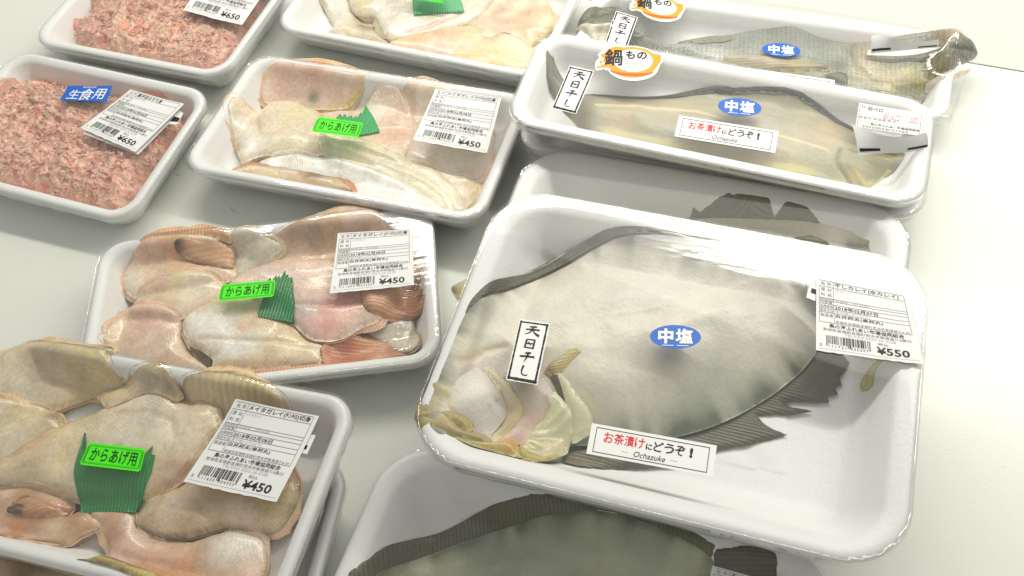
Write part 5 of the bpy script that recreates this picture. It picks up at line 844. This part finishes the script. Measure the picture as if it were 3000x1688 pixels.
blob(T10, 'body', [(-124.1,-30.2),(-121.1,-25.0),(-107.1,-9.7),(-88.5,15.0),(-59.6,39.7),(-27.6,54.2),(-3.5,61.4),(27.9,64.8),(56.6,67.1),(76.3,67.4),(91.8,64.4),(94.4,59.4),(86.7,34.8),(71.9,4.6),(43.9,-27.7),(6.2,-47.3),(-55.4,-58.2),(-98.1,-51.2),(-114.9,-39.4)], 4, S(196,190,162), parent=o10, mat=M_skin, edge=24, pw=.8, zmin=12, axis=[(-123.0,-33.2),(94.2,61.6)],
     splats=[(-121.3,-31.4,6,'dyellow',0.9),(-123.9,-30.7,3,'dbrown',0.8),(90.9,62.2,6,'dyellow',0.8),(72.8,60.8,8,'white',0.8),(30.6,49.3,18,'grey',0.3)], lines=[([(-23.9,48.2),(6.6,56.8),(42.1,60.8),(68.8,58.4)], 1.6, 1.2, 'grey', .5), ([(-26.7,40.1),(7.7,51.2),(43.1,54.6),(65.5,50.5)], 1.6, 1.0, 'cream', .5), ([(81.4,61.4),(93.4,59.1)], 1.5, -.6, 'dbrown', .8)])
T10.film(sag=.3, wr0=.03, mat=M_taut)

T7 = Tray('c', 0.0724, 0.2336, 0.066, -24.2, -1.0, -0.7, 0.2221, 0.165, 'big foam tray in front holding the whole pale flounder, resting on the two big trays', 'large foam trays of whole flounder', over=0.5)
o = blob(T7, 'absorbent_sheet', [(-22.7,-17.6),(57.2,-1.5),(62.1,-36.8),(-16.8,-42.8)], .5, S(236,236,232), 'white absorbent sheet showing beside the lower fin of the big flounder', 'absorbent sheet', mat=M_pad, flat=True, smooth_out=False)
o7 = tag(empty('flounder', T7.M @ Matrix.Translation((0, 0, .004))), 'whole pale flounder lying belly side up in the big front tray', 'fish', 'large flounders')
A7 = [(-110.6,-50.3),(74.2,60.7)]
blob(T7, 'lower_fin', [(82.3,31.8),(80.3,25.0),(78.5,21.0),(79.9,18.0),(77.0,15.6),(78.7,12.0),(73.9,9.6),(75.2,6.6),(68.9,4.5),(60.6,3.3),(56.1,1.6),(54.3,1.2),(57.3,-0.3),(68.5,-0.1),(58.8,-4.8),(50.6,-6.5),(42.6,-9.6),(47.8,-12.7),(51.8,-14.5),(58.5,-15.8),(50.8,-20.6),(40.5,-26.1),(28.5,-32.2),(20.2,-38.2),(10.3,-45.0),(-7.3,-51.3),(-21.5,-55.5),(-34.4,-58.0),(-40.1,-58.3),(-45.4,-53.3),(-11.3,-33.5),(22.1,-7.1),(55.3,29.2),(73.2,41.0)], 1.2, S(88,86,68), parent=o7, mat=M_dfin, ray=.6, axis=[(59.6,25.6),(59.0,-19.5)], zmin=5, skirt=False, edge=3, smooth_out=False, rough_edge=.5, step=1.3,
     splats=[(9.5,-41.0,16,'green',0.4),(-35.2,-54.9,12,'olive',0.4),(53.7,12.4,12,'dgrey',0.3)])
blob(T7, 'body', [(-111.1,-62.6),(-112.0,-58.1),(-111.0,-53.7),(-109.9,-47.7),(-110.2,-36.1),(-109.5,-22.5)]+[(-108.7,-5.8),(-104.1,9.3)]+[(-97.6,27.1),(-86.9,41.9),(-73.5,57.1),(-57.9,69.5)]+[(-41.2,78.8),(-24.1,86.1),(-6.3,89.7),(11.9,89.9),(30.6,85.5),(48.1,77.2),(60.0,65.2)]+[(66.3,53.7),(66.6,37.0),(61.8,22.2),(52.8,8.0),(43.6,-3.4),(30.5,-16.3),(16.2,-26.9),(-0.5,-36.1),(-17.6,-43.1),(-34.2,-47.4),(-40.2,-50.2)]+[(-42.9,-60.1),(-51.2,-65.8),(-61.9,-66.9),(-73.5,-65.7)]+[(-85.4,-68.6),(-96.9,-71.2),(-103.6,-70.9),(-107.5,-67.3)], 16, S(222,217,200), parent=o7, mat=M_skin, edge=48, pw=1.05, keep=11, zmin=8, step=1.2, axis=A7, tint=S(216,211,196), und=.6, sm=13,  # outline sections unprojected from image pixels, each at its own guessed height
     ecol=S(104,112,96), ew=9, estr=.9,
     splats=[(-110.3,-62.7,6,'dyellow',0.95),(-109.7,-66.5,4,'dbrown',0.9),(-103.4,-69.1,6,'olive',0.8)]+[(-107.6,-54.0,9,'dyellow',0.75),(-103.2,-46.1,9,'yellow',0.4),(-99.6,-19.7,10,'yellow',0.25),(-81.3,-31.4,14,'lilac',0.6),(-84.9,-45.9,16,'lilac',0.5),(-79.0,-12.1,12,'pale',0.5),(-68.7,-11.8,8,'tan',0.4),(-19.7,50.1,30,'pale',0.4),(-22.5,34.0,16,'lilac',0.35),(-30.9,34.5,7,'pale',0.5),(21.4,49.9,24,'lilac',0.25),(4.0,-16.3,34,'grey',0.22),(44.5,28.6,24,'grey',0.28),(31.3,2.0,22,'green',0.3),(16.9,-23.9,16,'green',0.35),(-51.3,-30.5,8,'dyellow',0.35),(-29.6,-38.2,14,'grey',0.3),(41.9,60.0,16,'grey',0.45),(-0.8,70.6,16,'green',0.4),(-41.2,60.8,14,'grey',0.3),(-43.0,-39.4,8,'cream',0.7),(-39.1,-31.8,8,'cream',0.6)],
     lines=[([(-99.3,-30.0),(-94.6,-23.2),(-90.6,-17.2),(-82.6,-11.2)], 1.6, -.9, 'tan', .5), ([(-35.4,18.3),(-17.1,27.8),(8.0,45.3),(35.4,63.6)], 1.3, .2, 'cream', .15), ([(18.1,69.8),(40.9,67.5),(58.0,58.9)], 3.0, -1.6, 'grey', .35),
            ([(-112.2,-44.2),(-104.5,-46.5),(-97.3,-47.9)], 2.0, .5, 'yellow', .35), ([(31.8,47.4),(14.2,33.1),(-14.1,13.9)], 4.0, .9, None, 0)])
blob(T7, 'back_fin', [(-110.6,-55.5),(-109.9,-47.7),(-110.2,-36.1),(-109.5,-22.5)]+[(-108.7,-5.8),(-104.1,9.3)]+[(-97.0,25.8),(-86.4,40.5),(-73.1,55.6),(-57.5,68.0),(-41.0,77.7),(-23.9,84.7),(-6.1,87.9),(12.1,87.8),(29.6,83.4),(43.4,76.8),(31.5,78.2),(13.3,81.2),(-10.5,79.3),(-30.4,74.5),(-44.2,69.9),(-55.9,61.6),(-69.1,50.2),(-82.4,35.4),(-94.0,20.0),(-101.8,5.5),(-107.3,-10.5),(-110.2,-25.7),(-110.8,-42.5)], .5, S(72,71,56), parent=o7, mat=M_dfin, ray=.6, axis=[(-78.3,67.7),(-61.1,48.9)], edge=2, lift=1.0, sm=1.5, keep=9, step=1.2, und=.2, wob=.2, ecol=S(84,82,64), ew=1.2)
blob(T7, 'tail_fin', [(45.1,83.8),(52.1,87.3),(60.4,84.8),(65.1,78.4),(72.1,75.4),(75.8,69.0),(77.0,62.9),(66.6,59.6),(56.5,61.4),(50.7,67.3),(44.6,76.2)], .8, S(96,94,74), parent=o7, mat=M_dfin, ray=.42, axis=[(57.7,88.4),(64.3,60.5)], edge=2, zmin=25, lift=.3, sm=1.5, smooth_out=False)
# head: cheek, gill cover, jaws and gill skin
blob(T7, 'gill_slit', [(-58.3,-18.7),(-55.0,-19.1),(-49.5,-25.6),(-46.0,-33.0),(-47.4,-33.3),(-51.4,-28.4),(-55.9,-23.6)], .6, S(92,80,56), parent=o7, mat=M_mem, edge=2, upd=False)
blob(T7, 'belly_wedge', [(-53.9,-19.5),(-48.8,-20.6),(-42.6,-26.2),(-36.3,-30.6),(-32.2,-34.7),(-30.7,-40.7),(-35.1,-45.3),(-39.2,-48.3),(-40.5,-40.4),(-46.8,-31.5),(-50.8,-25.3)], 2.0, S(222,218,186), parent=o7, mat=M_mem, edge=7)
blob(T7, 'gill_membrane', [(-58.1,-31.5),(-52.2,-28.9),(-48.3,-31.1),(-43.0,-34.4),(-41.2,-38.7),(-39.1,-43.5),(-39.8,-49.0),(-39.8,-53.8),(-43.0,-59.1),(-45.6,-63.0),(-49.6,-66.5),(-50.5,-69.8),(-56.2,-70.5),(-59.0,-67.0),(-61.9,-63.4),(-61.2,-58.2),(-58.2,-50.8)], 1.8, S(208,208,172), parent=o7, mat=M_mem, edge=4, smooth_out=False, splats=[(-56.5,-66.4,8,'dyellow',0.7),(-60.3,-60.9,7,'dyellow',0.6),(-47.0,-51.4,9,'grey',0.35),(-51.0,-61.5,8,'olive',0.3)],
     lines=[([(-59.5,-51.1),(-53.7,-47.1),(-49.6,-41.9),(-46.7,-35.4)], .9, 1.1, 'cream', .8), ([(-59.3,-53.6),(-51.8,-50.6),(-46.1,-44.6),(-42.7,-36.4)], .9, 1.1, 'cream', .8), ([(-59.9,-56.3),(-52.3,-56.8),(-46.2,-54.2),(-41.5,-48.0),(-39.9,-43.5)], .9, 1.1, 'cream', .8),
            ([(-60.2,-58.4),(-54.1,-58.8),(-47.3,-57.0),(-40.5,-51.7)], .9, 1.1, 'cream', .8), ([(-60.2,-59.9),(-54.0,-62.3),(-47.1,-60.9),(-41.4,-55.0)], .9, 1.1, 'cream', .8), ([(-59.4,-62.7),(-55.3,-65.6),(-49.9,-65.6),(-44.5,-60.3)], .9, 1.0, 'yellow', .8), ([(-57.0,-67.5),(-51.4,-68.0),(-45.5,-63.5),(-42.6,-59.3)], .9, 1.0, 'dyellow', .7)])
blob(T7, 'gill_cover', [(-79.3,-26.8),(-72.7,-26.2),(-61.5,-23.9),(-55.5,-26.7),(-52.1,-32.2),(-52.2,-38.5),(-54.1,-45.2),(-57.0,-51.0),(-57.5,-54.2),(-59.5,-58.2),(-62.6,-60.3),(-67.2,-63.2),(-71.6,-66.9),(-75.0,-64.8),(-72.4,-58.1),(-68.0,-49.8),(-66.3,-43.2),(-71.1,-34.9)], 2.2, S(208,194,182), parent=o7, mat=M_skin, edge=9, splats=[(-58.9,-41.3,8,'tan',0.4),(-62.6,-52.5,10,'pink',0.25),(-57.6,-29.3,7,'lilac',0.6),(-70.6,-64.1,6,'dyellow',0.6),(-67.2,-31.8,8,'green',0.4),(-64.9,-60.2,5,'orange',0.3)],
     lines=[([(-67.8,-31.4),(-63.1,-29.7),(-61.4,-32.5),(-62.7,-34.4),(-67.0,-34.4)], 1.1, .6, 'tan', .5), ([(-55.6,-33.1),(-53.1,-37.7),(-53.7,-43.0)], .8, .7, 'dyellow', .5), ([(-60.4,-22.5),(-55.6,-26.2),(-52.2,-30.1)], .8, .6, 'tan', .6)])
blob(T7, 'preopercle', [(-89.0,-27.5),(-87.2,-25.6),(-81.9,-27.0),(-75.2,-31.8),(-69.4,-36.7),(-65.2,-40.9),(-63.9,-44.2),(-64.5,-46.9),(-67.1,-52.2),(-70.1,-57.5),(-72.2,-62.1),(-73.2,-65.3),(-76.5,-62.2),(-74.6,-56.7),(-72.0,-49.9),(-72.2,-44.8),(-75.3,-39.3),(-81.8,-33.5)], 1.5, S(206,196,160), parent=o7, mat=M_skin, edge=5, splats=[(-70.4,-41.2,6,'orange',0.35),(-71.4,-53.3,6,'dyellow',0.5),(-72.9,-37.6,5,'pale',0.4)], lines=[([(-81.9,-27.0),(-75.2,-31.8),(-65.2,-40.9),(-64.4,-45.9),(-70.1,-57.5),(-72.3,-61.9)], .8, .5, 'yellow', .7)])
blob(T7, 'cheek', [(-91.8,-27.5),(-88.0,-28.7),(-82.1,-33.6),(-75.9,-38.4),(-72.5,-43.3),(-71.6,-47.8),(-73.2,-53.3),(-75.3,-58.4),(-76.6,-63.2),(-81.4,-64.0),(-83.5,-60.5),(-86.7,-57.8),(-93.1,-56.9),(-99.4,-56.5),(-101.8,-50.9),(-101.1,-44.4),(-98.2,-38.8),(-94.8,-33.1)], 1.6, S(206,198,190), parent=o7, mat=M_skin, edge=11, ecol=PAL['tan'], ew=1.5, estr=.5, splats=[(-99.5,-53.4,8,'yellow',0.5),(-77.9,-41.2,0.8,'dgrey',0.95),(-80.0,-46.5,0.8,'dgrey',0.95),(-79.3,-51.8,8,'grey',0.3),(-88.2,-40.0,9,'pale',0.7)])
blob(T7, 'throat', [(-95.2,-67.0),(-85.1,-65.7),(-74.6,-63.2),(-69.2,-59.2),(-65.0,-57.6),(-62.3,-59.0),(-60.3,-64.0),(-57.0,-67.6),(-51.6,-67.2),(-56.2,-68.5),(-69.2,-68.3),(-77.2,-68.4),(-86.7,-68.1)], 5, S(186,174,96), parent=o7, mat=M_mem, edge=6, zmin=12, splats=[(-84.7,-66.9,6,'green',0.4),(-64.2,-60.5,6,'orange',0.5),(-73.4,-65.4,6,'tan',0.4),(-54.3,-67.3,5,'dyellow',0.8)], lines=[([(-65.9,-57.9),(-63.8,-61.9),(-63.8,-66.4)], 1.4, 1, 'orange', .5)])
blob(T7, 'lower_jaw', [(-111.3,-62.8),(-107.7,-60.6),(-99.2,-57.4),(-93.3,-59.4),(-88.8,-61.3),(-83.3,-60.9),(-77.8,-60.5),(-74.1,-61.8),(-72.9,-63.2),(-73.6,-64.9),(-84.2,-66.7),(-93.2,-68.0),(-102.5,-68.6),(-105.4,-69.1),(-107.0,-68.6),(-109.8,-65.2)], 4.0, S(172,156,100), parent=o7, mat=M_skin, edge=8, zmin=14, splats=[(-105.7,-68.8,6,'dbrown',0.9),(-108.8,-65.5,5,'dgrey',0.8),(-97.8,-68.5,7,'olive',0.8),(-86.5,-66.8,7,'dyellow',0.7),(-102.9,-63.4,6,'yellow',0.6),(-92.1,-62.7,7,'tan',0.5)], lines=[([(-105.2,-68.9),(-95.3,-68.6),(-84.2,-66.8),(-75.4,-64.9)], 2.0, .2, 'olive', .7)])
blob(T7, 'upper_lip', [(-110.7,-64.5),(-111.6,-60.1),(-112.2,-56.4),(-110.9,-55.3),(-108.5,-56.7),(-104.2,-58.0),(-98.7,-56.0),(-91.5,-56.2),(-86.9,-56.1),(-83.6,-58.3),(-83.1,-60.4),(-84.6,-63.1),(-88.5,-62.6),(-93.8,-60.7),(-99.6,-60.4),(-103.7,-62.2),(-107.2,-64.4),(-108.8,-65.8)], 3.2, S(180,162,100), parent=o7, mat=M_skin, edge=6, zmin=17, splats=[(-110.0,-64.4,4,'dgrey',0.9),(-111.4,-58.0,4,'brown',0.7),(-85.7,-59.6,5,'dyellow',0.6),(-109.5,-60.6,4,'dyellow',0.8)],
     lines=[([(-107.5,-62.7),(-103.4,-59.0),(-98.0,-58.1),(-91.5,-59.0),(-85.4,-62.0)], 1.0, 1.0, 'yellow', .5), ([(-106.7,-64.3),(-103.7,-62.1),(-99.5,-60.6),(-94.7,-60.9),(-89.4,-62.6)], .8, -1.2, 'brown', .8), ([(-106.4,-59.8),(-99.6,-57.6),(-92.9,-57.9),(-88.3,-60.2)], .7, -.6, 'brown', .5)])
blob(T7, 'pectoral_fin', [(-59.8,-20.8),(-58.8,-16.9),(-54.7,-11.2),(-50.3,-5.0),(-47.5,-3.6),(-44.2,-4.9),(-43.6,-7.2),(-47.3,-13.3),(-52.4,-19.4),(-56.1,-22.7)], .8, S(192,180,126), parent=o7, mat=M_fin, ray=.7, axis=[(-53.9,-9.0),(-49.6,-17.1)], edge=3, splats=[(-45.1,-6.1,3.5,'dyellow',0.6),(-57.2,-20.3,4,'brown',0.6)])
blob(T7, 'stain', [(88.8,13.2),(87.8,17.6),(89.5,23.5),(93.0,28.3),(98.8,32.1),(99.7,30.5),(95.3,27.1),(93.0,22.3),(92.6,14.1),(90.9,12.5)], .8, S(196,186,120), 'yellow smear of fish juice on the floor of the big front tray', 'smear', mat=M_mem, edge=3)
T7.film(sag=.3, wr0=.02, mat=M_taut)
oval_sticker(T7, [(-15.2,12.4),(8.7,17.6),(11.0,4.4),(-12.6,-0.9)], 'blue oval sticker in the middle of the big flounder')
brush_sticker(T7, [(-77.8,0.1),(-62.7,1.1),(-59.3,-33.7),(-74.6,-34.7)], 'brush-lettered sticker above the gill of the big flounder')
tea_sticker(T7, [(-29.5,-46.6),(27.1,-43.5),(28.0,-58.9),(-28.3,-62.1)], 'tea-rice sticker below the big flounder')
Sheet(T7, [(55.4,58.3),(58.5,58.2),(59.4,44.9),(54.9,46.0)], 'label_backing', M_paper, off=.4).put((lambda p: (p.rect(.4,.30,1,.52), p)[1])(Print()), 'sensor_mark', M_ink)
price_label(T7, [(58.1,58.7),(101.4,58.0),(111.0,20.2),(63.0,16.6)], '干しカレイ(水カレイ)', '2018年02月07日', '2111721005507', '550', 'price label of the big flounder, its right edge pulled wavy by the wrap', small='水カレイ', curl=lambda u, v: .4+1.5*np.maximum(u-.8, 0)*4*(1-v))

# ============ fibres on the shelf
def fibre(pts, label):
    P = [np.array([x, y, .3]) for x, y in pts]; V = []; F = []
    for i, p in enumerate(P):
        for a in range(4): V.append((p+np.array([.11*math.cos(a*1.57), .11*math.sin(a*1.57)*.8, .11*math.sin(a*1.57)]))*.001)
        if i: F += [((i-1)*4+a, (i-1)*4+(a+1) % 4, i*4+(a+1) % 4, i*4+a) for a in range(4)]
    tag(link('hair', mesh('hair', V, F), M_ink), label, 'hair', 'hairs on the shelf')
fibre([(-213.8,468.6),(-212.4,468.0),(-211.3,467.0)], 'tiny dark hair on the shelf right of the left mince pack, farther')
fibre([(-208.1,463.9),(-207.0,463.3),(-205.9,462.4)], 'tiny dark hair on the shelf right of the left mince pack, nearer')
fibre([(-170.9,428.3),(-169.3,425.7),(-167.2,423.2)], 'fine curved hair on the shelf between the flat-leaf pack and the turned pack')
